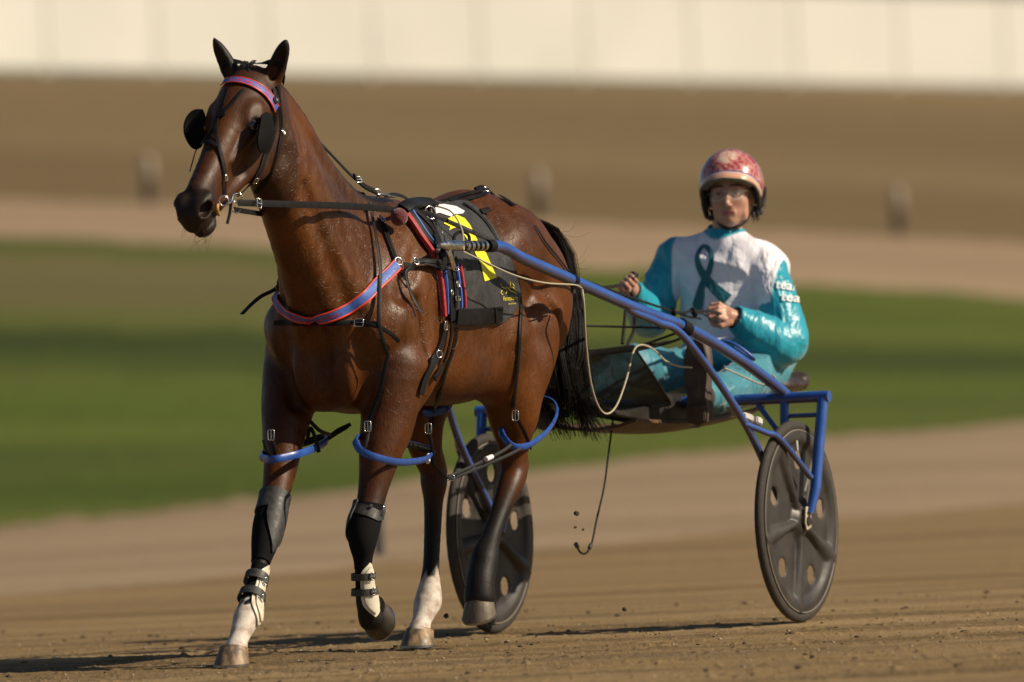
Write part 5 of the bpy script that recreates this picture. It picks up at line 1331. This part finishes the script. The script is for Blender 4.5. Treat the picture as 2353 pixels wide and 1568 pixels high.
# ================================================================ the driver
def satin(name, col, rough=.30, wscale=6):
    m = mat(name, col, rough, spec=.55, sheen=.25); nt = m.node_tree; b = nt.nodes['Principled BSDF']; N = nt.nodes.new
    tc = N('ShaderNodeTexCoord'); mp = N('ShaderNodeMapping'); mp.inputs['Scale'].default_value = (1, 1.3, .55); nt.links.new(tc.outputs['Object'], mp.inputs[0])
    n1 = N('ShaderNodeTexNoise'); n1.inputs['Scale'].default_value = wscale; n1.inputs['Detail'].default_value = 3; n1.inputs['Distortion'].default_value = 1.6; nt.links.new(mp.outputs[0], n1.inputs['Vector'])
    n2 = N('ShaderNodeTexNoise'); n2.inputs['Scale'].default_value = wscale * 3.2; n2.inputs['Detail'].default_value = 2; n2.inputs['Distortion'].default_value = 1.0; nt.links.new(mp.outputs[0], n2.inputs['Vector'])
    a = N('ShaderNodeMath'); a.operation = 'MULTIPLY_ADD'; nt.links.new(n2.outputs['Fac'], a.inputs[0]); a.inputs[1].default_value = .14; nt.links.new(n1.outputs['Fac'], a.inputs[2])
    bp = N('ShaderNodeBump'); bp.inputs['Strength'].default_value = .65; bp.inputs['Distance'].default_value = .040; nt.links.new(a.outputs[0], bp.inputs['Height']); nt.links.new(bp.outputs[0], b.inputs['Normal'])
    return m
M_TEAL = satin('teal satin', (.001, .31, .43), .38); M_WSAT = satin('white satin', (.80, .79, .88), .40); M_PANT = satin('pale teal trousers', (.030, .22, .29), .55, 5)
M_RIBT = satin('dark teal print', (.004, .12, .15), .4)
dr = empty('person', (-.95, 0, .83)); tag(dr, 'driver in teal and white satin silks and red helmet, seated on the cart', 'person')
# ---- skin: head, neck, arms and hands, one surface
SK = Field(axis((-1.10, -.44, .0034)), axis((-.38, .36, .0034)), axis((.90, 1.36, .0036), (1.36, 1.66, .0028)))
hc = at(1679, 452, .0); hc = Vector((-.915, hc.y, 0)); _p = atx(1680, 447, -.90); hc = _p.copy()
ya = radians(13); hf_ = Vector((cos(ya), sin(ya), .04)).normalized(); hu = Vector((-.02, -.035, 1)).normalized(); hl = hu.cross(hf_).normalized(); hu = hf_.cross(hl).normalized()
RH = np.stack([np.array(hf_), np.array(hl), np.array(hu)], 1)
def fp(f, l, u): return hc + hf_ * f + hl * l + hu * u          # u=0 at the eyes
def E_(f, l, u, r, k=.012, op='u'): SK.ell(fp(f, l, u), r, k=k, rot=RH, op=op)
E_(-.015, 0, .035, (.093, .073, .088), k=.02)
E_(.018, 0, -.020, (.066, .061, .082), k=.03)
E_(.030, 0, -.078, (.044, .040, .040), k=.03)
E_(.058, 0, -.096, (.021, .021, .018), k=.018)                     # chin
for s in (-1, 1):
    E_(.040, s * .039, -.030, (.026, .022, .024), k=.02)           # cheekbone
    E_(.010, s * .050, -.070, (.045, .014, .030), k=.02)           # jaw
    E_(.072, s * .027, .020, (.012, .022, .008), k=.012)           # brow
    E_(.083, s * .031, -.002, (.016, .017, .012), k=.010, op='s')  # socket
    SK.cone(fp(.079, s * .009, -.048), fp(.074, s * .011, -.050), .0075, .007, k=.007)   # nostril wing
SK.cone(fp(.080, 0, .008), fp(.097, 0, -.036), .0085, .0105, k=.010)
E_(.098, 0, -.040, (.010, .0095, .008), k=.008)
for s in (-1, 1): E_(.098, s * .006, -.050, (.004, .003, .003), k=.003, op='s')
E_(.056, 0, -.071, (.014, .034, .018), k=.018)
SK.cone(fp(.0765, -.021, -.0672), fp(.0765, .021, -.0672), .0034, .0034, k=.008)
SK.cone(fp(.0728, -.019, -.0752), fp(.0728, .019, -.0752), .0045, .0045, k=.009)
E_(.091, 0, -.0708, (.010, .026, .0012), k=.003, op='s')
for s in (-1, 1): E_(-.012, s * .073, -.015, (.018, .009, .030), k=.006); E_(-.008, s * .082, -.012, (.009, .005, .018), k=.004, op='s')
# neck and upper chest
nb = atx(1668, 548, -.915)
SK.cone(fp(-.018, 0, -.05), nb, .052, .056, k=.02); SK.cone(nb, nb - Vector((.01, 0, .08)), .052, .060, k=.03)
shR = atx(1545, 592, -.905); shL = atx(1765, 612, -.905)
HL = at(1666, 722, .09); HRt = at(1444, 657, -.26)
elL = atx(1795, 772, -.80); elR = atx(1494, 728, -.83)
wrL = HL + (elL - HL).normalized() * .055; wrR = HRt + (elR - HRt).normalized() * .05
SK.cone(nb - Vector((.01, 0, .07)), shR - Vector((0, 0, .02)), .042, .036, k=.03); SK.cone(nb - Vector((.01, 0, .07)), shL - Vector((0, 0, .02)), .042, .036, k=.03)
SK.chain([(shR - Vector((0, 0, .02)), .036), (elR, .034), (wrR, .026)], k=.02); SK.chain([(shL - Vector((0, 0, .02)), .036), (elL, .034), (wrL, .026)], k=.02)
def hand(c, wr, pn, kn, thumbdir, side):
    """a loose fist: c palm centre, pn = back-of-hand normal, kn = direction across the knuckles (index to little finger)"""
    c = Vector(c); ax = (c - Vector(wr)).normalized(); pn = (pn - ax * pn.dot(ax)).normalized(); kn = ax.cross(pn).normalized() * side
    R = np.stack([np.array(ax), np.array(kn), np.array(pn)], 1)
    SK.cone(wr, c - ax * .02, .024, .026, k=.015)
    SK.ell(c - ax * .004, (.044, .038, .015), k=.012, rot=R)
    L = [.040, .045, .042, .034]
    for i in range(4):
        o = (-.028 + i * .0188); r = .0092 - .0006 * (i == 3) * 2
        k0 = c + ax * (.036 - .003 * abs(i - 1)) + kn * o + pn * .006
        k1 = k0 + ax * (L[i] * .55) - pn * (L[i] * .55); k2 = k1 - ax * (.020) - pn * (.013); k3 = k2 - ax * .018 + pn * .006
        SK.chain([(c + ax * .0 + kn * o * .9 + pn * .004, r), (k0, r + .0012)], k=.004)
        SK.cone(k0, k1, r, r - .0008, k=.0025); SK.cone(k1, k2, r - .0008, r - .0014, k=.0025); SK.cone(k2, k3, r - .0014, r - .0022, k=.002)
    t0 = c - ax * .020 - kn * .028; t1 = c + ax * .008 - kn * .046 - pn * .012; t2 = c + ax * .030 - kn * .036 - pn * .030; t3 = c + ax * .040 - kn * .016 - pn * .036
    SK.cone(t0, t1, .0135, .0115, k=.006); SK.cone(t1, t2, .0110, .0098, k=.003); SK.cone(t2, t3, .0095, .0078, k=.003)
    return c + ax * .036 - pn * .026
gL = hand(HL, wrL, Vector((.75, .45, .55)), None, None, 1)
gR = hand(HRt, wrR, Vector((.75, -.15, .55)), None, None, -1)
v, f = SK.mesh(1)
skin = bpy.data.materials.new('skin'); skin.use_nodes = True; nt = skin.node_tree; b = nt.nodes['Principled BSDF']
b.inputs['Roughness'].default_value = .42; b.inputs['Subsurface Weight'].default_value = .12; b.inputs['Subsurface Radius'].default_value = (.012, .005, .003); b.inputs['Subsurface Scale'].default_value = .6
tc = nt.nodes.new('ShaderNodeTexCoord'); n = nt.nodes.new('ShaderNodeTexNoise'); n.inputs['Scale'].default_value = 22; n.inputs['Detail'].default_value = 5; nt.links.new(tc.outputs['Object'], n.inputs['Vector'])
r = nt.nodes.new('ShaderNodeValToRGB'); r.color_ramp.elements[0].position = .3; r.color_ramp.elements[0].color = (.46, .235, .16, 1); r.color_ramp.elements[1].position = .7; r.color_ramp.elements[1].color = (.56, .31, .215, 1)
nt.links.new(n.outputs['Fac'], r.inputs[0])
al = nt.nodes.new('ShaderNodeAttribute'); al.attribute_name = 'lips'; mx = nt.nodes.new('ShaderNodeMix'); mx.data_type = 'RGBA'; nt.links.new(al.outputs['Fac'], mx.inputs[0]); nt.links.new(r.outputs[0], mx.inputs[6]); mx.inputs[7].default_value = (.40, .135, .11, 1)
ab = nt.nodes.new('ShaderNodeAttribute'); ab.attribute_name = 'hairy'; mx2 = nt.nodes.new('ShaderNodeMix'); mx2.data_type = 'RGBA'; nt.links.new(ab.outputs['Fac'], mx2.inputs[0]); nt.links.new(mx.outputs[2], mx2.inputs[6]); mx2.inputs[7].default_value = (.035, .02, .014, 1)
nt.links.new(mx2.outputs[2], b.inputs['Base Color'])
body = npmesh('body', v, f, [skin], dr)
d = v - np.array(hc); fu = d @ np.array(hu); fl = d @ np.array(hl); ff = d @ np.array(hf_)
lips = np.exp(-((fu + .0705) / .0085) ** 4) * np.exp(-(fl / .024) ** 6) * (ff > .062)
brow = np.exp(-((fu - .0235 - .004 * np.cos((np.abs(fl) - .03) * 70)) / .0042) ** 4) * ((np.abs(fl) > .011) & (np.abs(fl) < .052)) * (ff > .04)
attr(body, 'lips', lips); attr(body, 'hairy', brow * .85)
M_EYEW = mat('eye white', (.55, .50, .46), .15); M_IRIS = mat('dark iris', (.02, .013, .01), .1)
for s in (-1, 1):
    bm = bmesh.new(); bmesh.ops.create_uvsphere(bm, u_segments=20, v_segments=14, radius=.0125); bmesh.ops.translate(bm, verts=bm.verts, vec=fp(.0655, s * .031, -.0015)); ey = obj('eye', bm, M_EYEW, dr)
    bm = bmesh.new(); bmesh.ops.create_uvsphere(bm, u_segments=16, v_segments=10, radius=.0068); bmesh.ops.translate(bm, verts=bm.verts, vec=fp(.0722, s * .031 - .0005, -.0012)); obj('iris', bm, M_IRIS, ey)
    # lids
    for (u0, u1, rr) in ((.0052, .0064, .0042), (-.0085, -.0085, .0034)):
        tube('eyelid', [fp(.0725, s * .031 - .0135, -.002), fp(.0785, s * .031 - .006, u0), fp(.079, s * .031 + .004, u1), fp(.0725, s * .031 + .0135, -.001)], rr, skin, ey, n=12, seg=8)
    tube('lashes', [fp(.076, s * .031 - .0125, -.001), fp(.0822, s * .031 - .005, .0042), fp(.0825, s * .031 + .004, .0045), fp(.0755, s * .031 + .0135, .0)], .0016, M_HAIR, ey, n=12, seg=6)
# ---- helmet
hm = empty('helmet', tuple(fp(-.01, 0, .06))); hm.parent = dr; hm.matrix_parent_inverse = Matrix.Translation(-dr.location)
def hobj(name, bm, mt, par=None): return obj(name, bm, mt, par, sharp=50)
def helm_pt(az, el, g=0.0):
    """az: 0 front, + to the driver's left; el above the eyes"""
    rf, rl, rt_ = (.128 if cos(az) > 0 else .135) + g, .116 + g, .128 + g
    return fp(-.016 + rf * cos(az) * cos(el), rl * sin(az) * cos(el), .036 + rt_ * sin(el))
def lowel(az):
    a = abs(((az + pi) % (2 * pi)) - pi)
    return float(np.interp(a, [0, .5, .9, 1.15, 1.35, 1.75, 2.2, pi], [radians(7), radians(4), radians(-4), radians(-14), radians(-24), radians(-34), radians(-34), radians(-34)]))
helm = bpy.data.materials.new('painted helmet shell'); helm.use_nodes = True; nt = helm.node_tree; b = nt.nodes['Principled BSDF']; N = nt.nodes.new; Lk = nt.links.new
b.inputs['Roughness'].default_value = .22; b.inputs['Coat Weight'].default_value = .8; b.inputs['Coat Roughness'].default_value = .06
ea = N('ShaderNodeAttribute'); ea.attribute_name = 'band'
tc = N('ShaderNodeTexCoord'); nz = N('ShaderNodeTexNoise'); nz.inputs['Scale'].default_value = 26; nz.inputs['Detail'].default_value = 4; nz.inputs['Distortion'].default_value = 2.2; Lk(tc.outputs['Object'], nz.inputs['Vector'])
rr = N('ShaderNodeValToRGB'); el = rr.color_ramp.elements; el[0].position = .42; el[0].color = (.34, .030, .040, 1); el[1].position = .60; el[1].color = (.56, .28, .24, 1); Lk(nz.outputs['Fac'], rr.inputs[0])
ra = N('ShaderNodeAttribute'); ra.attribute_name = 'rose'; wv = N('ShaderNodeTexNoise'); wv.inputs['Scale'].default_value = 60; wv.inputs['Distortion'].default_value = 3; Lk(tc.outputs['Object'], wv.inputs['Vector'])
r2 = N('ShaderNodeValToRGB'); r2.color_ramp.elements[0].position = .42; r2.color_ramp.elements[0].color = (.50, .14, .13, 1); r2.color_ramp.elements[1].position = .52; r2.color_ramp.elements[1].color = (.74, .58, .46, 1); Lk(wv.outputs['Fac'], r2.inputs[0])
m1 = N('ShaderNodeMix'); m1.data_type = 'RGBA'; Lk(ra.outputs['Fac'], m1.inputs[0]); Lk(rr.outputs[0], m1.inputs[6]); Lk(r2.outputs[0], m1.inputs[7])
cr_ = N('ShaderNodeValToRGB'); e = cr_.color_ramp.elements; cr_.color_ramp.interpolation = 'CONSTANT'
cols = [(0, (.72, .58, .44)), (.16, (.70, .22, .10)), (.34, (.74, .60, .46)), (.48, (.70, .24, .12)), (.66, (.75, .66, .55)), (.82, (.05, .07, .30))]
while len(e) < len(cols): e.new(.5)
for i, (p, c) in enumerate(cols): e[i].position = p; e[i].color = (*c, 1)
Lk(ea.outputs['Fac'], cr_.inputs[0]); gt = N('ShaderNodeMath'); gt.operation = 'LESS_THAN'; Lk(ea.outputs['Fac'], gt.inputs[0]); gt.inputs[1].default_value = .97
m2 = N('ShaderNodeMix'); m2.data_type = 'RGBA'; Lk(gt.outputs[0], m2.inputs[0]); Lk(m1.outputs[2], m2.inputs[6]); Lk(cr_.outputs[0], m2.inputs[7]); Lk(m2.outputs[2], b.inputs['Base Color'])
bm = bmesh.new(); NA, NE = 96, 40; G = []; bandv = []; rosev = []
for j in range(NE + 1):
    row = []
    for i in range(NA):
        az = 2 * pi * i / NA; lo = lowel(az); el_ = lo + (pi / 2 - .02 - lo) * j / NE
        front = max(0, cos(az)); g = .016 * front ** 2 * max(0, 1 - j / 7)
        row.append(bm.verts.new(helm_pt(az, el_, g))); bandv.append(min(1, (el_ - lo) / .235)); a2 = ((az + pi) % (2 * pi)) - pi
        rosev.append(1.0 if ((a2 - .10) / .50) ** 2 + ((el_ - radians(50)) / .30) ** 2 < 1 else 0)
    G.append(row)
for j in range(NE):
    for i in range(NA): bm.faces.new((G[j][i], G[j][(i + 1) % NA], G[j + 1][(i + 1) % NA], G[j + 1][i]))
bm.faces.new(G[-1])
hs_o = obj('shell', bm, helm, hm); attr(hs_o, 'band', bandv); attr(hs_o, 'rose', rosev)
# dark liner
bm = bmesh.new(); G = []
for j in range(14):
    row = []
    for i in range(NA):
        az = 2 * pi * i / NA; lo = lowel(az) - .02; el_ = lo + (1.1 - lo) * j / 13; row.append(bm.verts.new(helm_pt(az, el_, -.004 - .012 * min(1, j / 3) - .010 * (j > 3))))
    G.append(row)
for j in range(13):
    for i in range(NA): bm.faces.new((G[j][i], G[j + 1][i], G[j + 1][(i + 1) % NA], G[j][(i + 1) % NA]))
obj('liner', bm, M_DARK, hm)
M_TRIM = mat('khaki rubber trim', (.16, .14, .09), .6)
tube('edge_trim', [helm_pt(a, lowel(a), .012 * max(0, cos(a)) ** 2) for a in [2 * pi * i / 80 for i in range(80)]], .0042, M_TRIM, hm, closed=True, seg=8)
rows_ = [[helm_pt(a, lowel(a) - .00, .010 * max(0, cos(a)) ** 2 - k * .013) + hu * (-.004 * k) for a in [-.95 + 1.9 * i / 30 for i in range(31)]] for k in range(3)]
obj('brim_underside', ([p for r_ in rows_ for p in r_], [(k * 31 + i, k * 31 + i + 1, k * 31 + 32 + i, k * 31 + 31 + i) for k in range(2) for i in range(30)]), M_TRIM, hm)
for s in (-1, 1):
    # ear guard: open frame of dark plastic
    P1 = [fp(.035, s * .096, .030), fp(.012, s * .100, -.030), fp(-.005, s * .096, -.066), fp(-.035, s * .097, -.070), fp(-.055, s * .108, -.020), fp(-.050, s * .112, .020)]
    for a in (P1,): tube('ear_guard', a, lambda t: .0085, M_DARK, hm, n=30, seg=10)
    tube('ear_guard', [fp(.026, s * .100, .004), fp(-.02, s * .103, -.040), fp(-.045, s * .100, -.045)], .008, M_DARK, hm, n=14, seg=10)
    ribbon('chin_strap', [(p, hl * s) for p in spline([fp(.030, s * .092, .02), fp(.024, s * .080, -.040), fp(.022, s * .060, -.088), fp(.038, s * .030, -.116), fp(.044, 0, -.121)], 24)], .014, M_DARK, hm, thick=.003)
    p = fp(.020, s * .078, -.070); tube('strap_buckle', [p, p + hu * -.02], .007, M_DARK, hm)
# ---- clear glasses
gl = bpy.data.materials.new('clear lens'); gl.use_nodes = True; b = gl.node_tree.nodes['Principled BSDF']; b.inputs['Transmission Weight'].default_value = 1; b.inputs['Roughness'].default_value = .03; b.inputs['IOR'].default_value = 1.12; b.inputs['Base Color'].default_value = (.93, .90, .86, 1); b.inputs['Alpha'].default_value = .26; b.inputs['Transmission Weight'].default_value = .6; b.inputs['Specular IOR Level'].default_value = 1
gg = empty('glasses', tuple(fp(.09, 0, 0))); gg.parent = dr; gg.matrix_parent_inverse = Matrix.Translation(-dr.location)
for s in (-1, 1):
    bm = bmesh.new(); rows = []
    for i in range(13):
        t = i / 12; l = s * (.008 + .054 * t); row = []
        for j in range(9):
            w = -1 + j / 4; hh = (.021 if w < 0 else .018) * sqrt(max(.08, 1 - (abs(2 * t - 1) ** 3.0) * .75)); row.append(bm.verts.new(fp(.100 - 3.2 * (abs(l) - .008) ** 2 - .012 * t, l, -.004 + w * hh)))
        rows.append(row)
    for a, c_ in zip(rows[:-1], rows[1:]):
        for k in range(8): bm.faces.new((a[k], c_[k], c_[k + 1], a[k + 1]))
    obj('lens', bm, gl, gg)
    rim = [r_[0].co.copy() if False else None for r_ in []]
    tube('temple', [fp(.078, s * .062, .004), fp(.05, s * .078, .004), fp(.0, s * .082, .002)], .0018, M_TRIM, gg, seg=6)
    tube('rim_line', [fp(.100 - 3.2 * (l) ** 2 - .012 * t, s * (.008 + l), -.004 - .021 * sqrt(max(.08, 1 - abs(2 * t - 1) ** 3 * .75))) for l, t in [(.054 * k / 10, k / 10) for k in range(11)]], .0016, mat('lens edge', (.5, .48, .42), .2) if s < 0 else bpy.data.materials['lens edge'], gg, seg=6)
tube('bridge', [fp(.100, -.009, .004), fp(.103, 0, .007), fp(.100, .009, .004)], .0015, bpy.data.materials['lens edge'], gg, n=8, seg=6)
# hair at the nape
paths = []
for i in range(90):
    s = -1 if i < 45 else 1
    r0 = fp(-.03, s * .075, -.045) + hl * (random.uniform(-.012, .012)) ; paths.append((spline([r0, r0 - hu * .03 - hf_ * .01, r0 - hu * random.uniform(.03, .06) - hf_ * .03], 5), 1))
strands(paths, .0016, .0006, 'hair', M_HAIR, dr)
# ---- jacket
JF = Field(axis((-1.16, -.50, .0052)), axis((-.46, .42, .0052)), axis((.80, 1.43, .0052)))
hip = Vector((-.955, 0, .86)); ch = atx(1648, 650, -.90)
tors = [(Vector((-.96, 0, .88)), .150), (Vector((-.945, .0, 1.00)), .145), (Vector((-.93, 0, 1.12)), .15), (Vector((-.925, 0, 1.22)), .145)]
def jt(F, g=0.0):
    cy_, sy_, ln = cos(radians(20)), sin(radians(20)), radians(12)
    TR = np.array([[cy_ * cos(ln), -sy_, -cy_ * sin(ln)], [sy_ * cos(ln), cy_, -sy_ * sin(ln)], [sin(ln), 0, cos(ln)]])
    F.ell((-.965, .0, .93), (.160 + g, .190 + g, .14), k=.06, rot=TR); F.ell((-.940, -.010, 1.04), (.148 + g, .188 + g, .15), k=.07, rot=TR); F.ell((-.930, -.008, 1.15), (.140 + g, .190 + g, .14), k=.07, rot=TR); F.ell((-.925, -.005, 1.245), (.112 + g, .186 + g, .085), k=.05, rot=TR)
    F.cone(shR, nb - Vector((0, 0, .012)), .052, .060, k=.05); F.cone(shL, nb - Vector((0, 0, .012)), .052, .060, k=.05)
jt(JF); JF.ell((-.81, .03, .925), (.17, .225, .080), k=.06)
smR, smL = elR.lerp(wrR, .5), elL.lerp(wrL, .5)
shR2 = shR - Vector((0, 0, .012)); shL2 = shL - Vector((0, 0, .015))
armR = [(shR2, .064), (shR2.lerp(elR, .5), .066), (elR + Vector((0, 0, -.01)), .066), (smR + Vector((0, 0, -.012)), .058), (wrR, .040)]
armL = [(shL2, .066), (shL2.lerp(elL, .5) + Vector((0, .012, 0)), .070), (elL + Vector((-.01, .012, -.022)), .078), (smL + Vector((0, 0, -.022)), .070), (wrL, .046)]
JF.chain(armR, k=.02); JF.chain(armL, k=.02)
JF.cone(nb - Vector((0, 0, .03)), nb + Vector((0, 0, .028)), .066, .060, k=.02)                   # collar
JF.cone(nb + Vector((.004, 0, .01)), nb + Vector((.01, 0, .09)), .051, .056, k=.006, op='s')
for (w, e) in ((wrR, elR), (wrL, elL)):
    dd = (w - e).normalized(); JF.cone(w + dd * -.002, w + dd * .06, .036 if w is wrL else .031, .05, k=.006, op='s')
v, f = JF.mesh(2)
# folds
x, y, z = v.T
me_t = bpy.data.meshes.new('t'); me_t.from_pydata([tuple(p) for p in v], [], [tuple(q) for q in f]); nrm = np.zeros(len(v) * 3, np.float32); me_t.vertices.foreach_get('normal', nrm); nrm = nrm.reshape(-1, 3); bpy.data.meshes.remove(me_t)
def segd(p, a, b):
    a = np.array(a); b = np.array(b); t = np.clip(((p - a) @ (b - a)) / ((b - a) @ (b - a)), 0, 1); return np.linalg.norm(p - a - t[:, None] * (b - a), axis=1), t
_q = segd(v, elR, wrR); _q2 = segd(v, elL, wrL); dR = np.minimum(segd(v, shR2, elR)[0] - .062, _q[0] - (.060 - .024 * _q[1])); dL = np.minimum(segd(v, shL2, elL)[0] - .066, _q2[0] - (.066 - .026 * _q2[1]))
arm = np.minimum(dR, dL)
def fold(fx, fy, fz, ph, sh=2.2):
    q = fx * x + fy * y + fz * z + ph + 1.1 * np.sin(9 * y + 7 * z) + .8 * np.sin(13 * x - 11 * z + 2)
    return (1 - np.abs(np.sin(q))) ** sh
dispT = .015 * fold(4, 15, 4, 0) + .005 * fold(-8, 12, 18, 1.3); tR = segd(v, elR, shR2)[1]
dispA = .012 * fold(9, -8, 24, .6) + .007 * fold(-14, 16, 15, 2.1)
w = sstep(-.03, .03, arm); disp = dispT * w + dispA * (1 - w)
amp = .6 + .4 * np.sin(6 * z + 3 * y)
v = v + nrm * (disp * amp)[:, None]
tors_w = sstep(-.004, .010, arm - .012 + 0 * x)
ww = sstep(-.022, -.018, np.minimum(arm, np.where(np.minimum(_q[0] / 1.0, _q2[0]) < .100, -.1, 1))) * sstep(.990, .994, z + .008 * np.sin(20 * y)) * (1 - sstep(.200, .204, np.abs(y + .005)))
col = np.linalg.norm(np.stack([x - nb.x, y - nb.y], 1), axis=1)
ww = ww * (1 - sstep(nb.z - .054, nb.z - .050, z) * (1 - sstep(.074, .078, col)))
white = ww
F4 = f; wf = white[F4].mean(1) > 9
jk = npmesh('jacket', v, f, [M_TEAL], dr); attr(jk, 'white', ww)
nt = M_TEAL.node_tree; b = nt.nodes['Principled BSDF']; aw_ = nt.nodes.new('ShaderNodeAttribute'); aw_.attribute_name = 'white'; mm = nt.nodes.new('ShaderNodeMix'); mm.data_type = 'RGBA'
nt.links.new(aw_.outputs['Fac'], mm.inputs[0]); mm.inputs[6].default_value = (.001, .31, .43, 1); mm.inputs[7].default_value = (.86, .85, .93, 1); nt.links.new(mm.outputs[2], b.inputs['Base Color'])
JB = BVHTree.FromPolygons([tuple(p) for p in v], [tuple(q) for q in f])
P = over([(1601, 712), (1606, 690), (1614, 656), (1630, 622), (1636, 592), (1628, 572), (1616, 567), (1606, 580), (1603, 600), (1614, 628), (1640, 661), (1672, 690)], 90, .002, JB, 3)
ribbon('ribbon_print', P, lambda t: .017 + .030 * (abs(2 * t - 1)) ** 2.2, M_RIBT, dr, thick=.0012)
M_TXT = mat('white lettering', (.72, .75, .76), .5)
px_text('sleeve_lettering', 'team', 1781, 664, 1838, 672, 22, M_TXT, dr, JB, .006, bold=.015)
px_text('sleeve_lettering', 'teal', 1793, 692, 1840, 697, 21, M_TXT, dr, JB, .006, bold=.015)
px_text('sleeve_lettering', 'al', 1483, 632, 1497, 600, 18, M_TXT, dr, JB, .003, bold=.02)
# ---- trousers and boots
PF = Field(axis((-1.14, .16, .0075)), axis((-.42, .42, .0075)), axis((.68, 1.10, .0070)))
PF.ell((-.99, 0, .90), (.14, .165, .09), k=.04)
ank = {}
for s in (1, -1):
    an = Vector((.02, s * .27, .80)); kn_ = Vector((-.44, s * .205, .915 if s < 0 else .835)); ank[s] = an
    PF.chain([(Vector((-.93, s * .10, .875)), .082), (Vector((-.68, s * .155, .885 if s < 0 else .865)), .072), (kn_, .064), (Vector((-.2, s * .25, .85 if s < 0 else .81)), .060), (an, .050)], k=.03)
v, f = PF.mesh(2)
x, y, z = v.T
me_t = bpy.data.meshes.new('t'); me_t.from_pydata([tuple(p) for p in v], [], [tuple(q) for q in f]); nrm = np.zeros(len(v) * 3, np.float32); me_t.vertices.foreach_get('normal', nrm); nrm = nrm.reshape(-1, 3); bpy.data.meshes.remove(me_t)
v = v + nrm * (.012 * fold(30, 12, 14, .4) + .008 * fold(12, -30, 22, 1.9))[:, None]
npmesh('trousers', v, f, [M_PANT], dr)
M_BOOT = mat('scuffed dark brown boot', (.060, .042, .030), .55, noise=(14, .45), bump=(60, .4, .002))
for s in (1, -1):
    BF = Field(axis((-.12, .24, .0055)), axis((s * .29 - .10, s * .29 + .10, .0055)), axis((.68, 1.06, .0055)))
    a = ank[s]; c = a + Vector((.065, s * .015, 0))
    BF.cone(a - Vector((.06, 0, 0)), a + Vector((.02, 0, 0)), .050, .046, k=.02)
    BF.chain([(c + Vector((0, 0, -.055)), .040), (c + Vector((.01, 0, .03)), .040), (c + Vector((-.005, 0, .11)), .041), (c + Vector((-.02, 0, .165)), .032)], k=.02)
    v, f = BF.mesh(1); bo = npmesh('boot', v, f, [M_BOOT], dr)
    # sole faces forward
    out = [(-.036, -.090), (-.040, -.05), (-.034, 0), (-.043, .07), (-.044, .13), (-.030, .180), (0, .198), (.030, .180), (.044, .13), (.043, .07), (.034, 0), (.040, -.05), (.036, -.090), (0, -.102)]
    bm = bmesh.new(); vs = [bm.verts.new(c + Vector((.034 - (.10 * (q - .05) ** 2 if q > .05 else 0) * 6, p, q))) for p, q in out]
    fc = bm.faces.new(vs); r = bmesh.ops.extrude_face_region(bm, geom=[fc]); bmesh.ops.translate(bm, verts=[q for q in r['geom'] if isinstance(q, bmesh.types.BMVert)], vec=(.014, 0, 0))
    bmesh.ops.recalc_face_normals(bm, faces=bm.faces); so = obj('sole', bm, M_BOOT, bo, sharp=40)
    slab('heel', [c + Vector((.048, p, q)) for p, q in ((-.034, -.088), (-.036, -.03), (.036, -.03), (.034, -.088), (0, -.098))], (.016, 0, 0), M_BOOT, so)
# whip in the right hand, tucked loops of rein
wh = tube('whip', [gR + Vector((.0, .01, -.05)), gR, gR + Vector((-.01, .01, .035)), at(1455, 636, -.27)], .007, M_BIO, None, n=16, seg=10)
tag(wh, 'black whip handle with a round knob gripped in the right hand of the driver', 'whip')
tube('knob', [at(1454, 640, -.27), at(1457, 630, -.27)], .016, M_LEATHER, wh, seg=16)
rl = tube('rein_loop', P_([(1442, 668, -.25), (1436, 730, -.24), (1430, 790, -.22)]), .006, M_LEATHER, rn2, n=14, seg=8)
ribbon('rein_loop', free(P_([(1448, 690, -.24), (1458, 720, -.22), (1456, 760, -.2), (1442, 795, -.2)]), -FW, 20), .014, M_LEATHER, rn2)
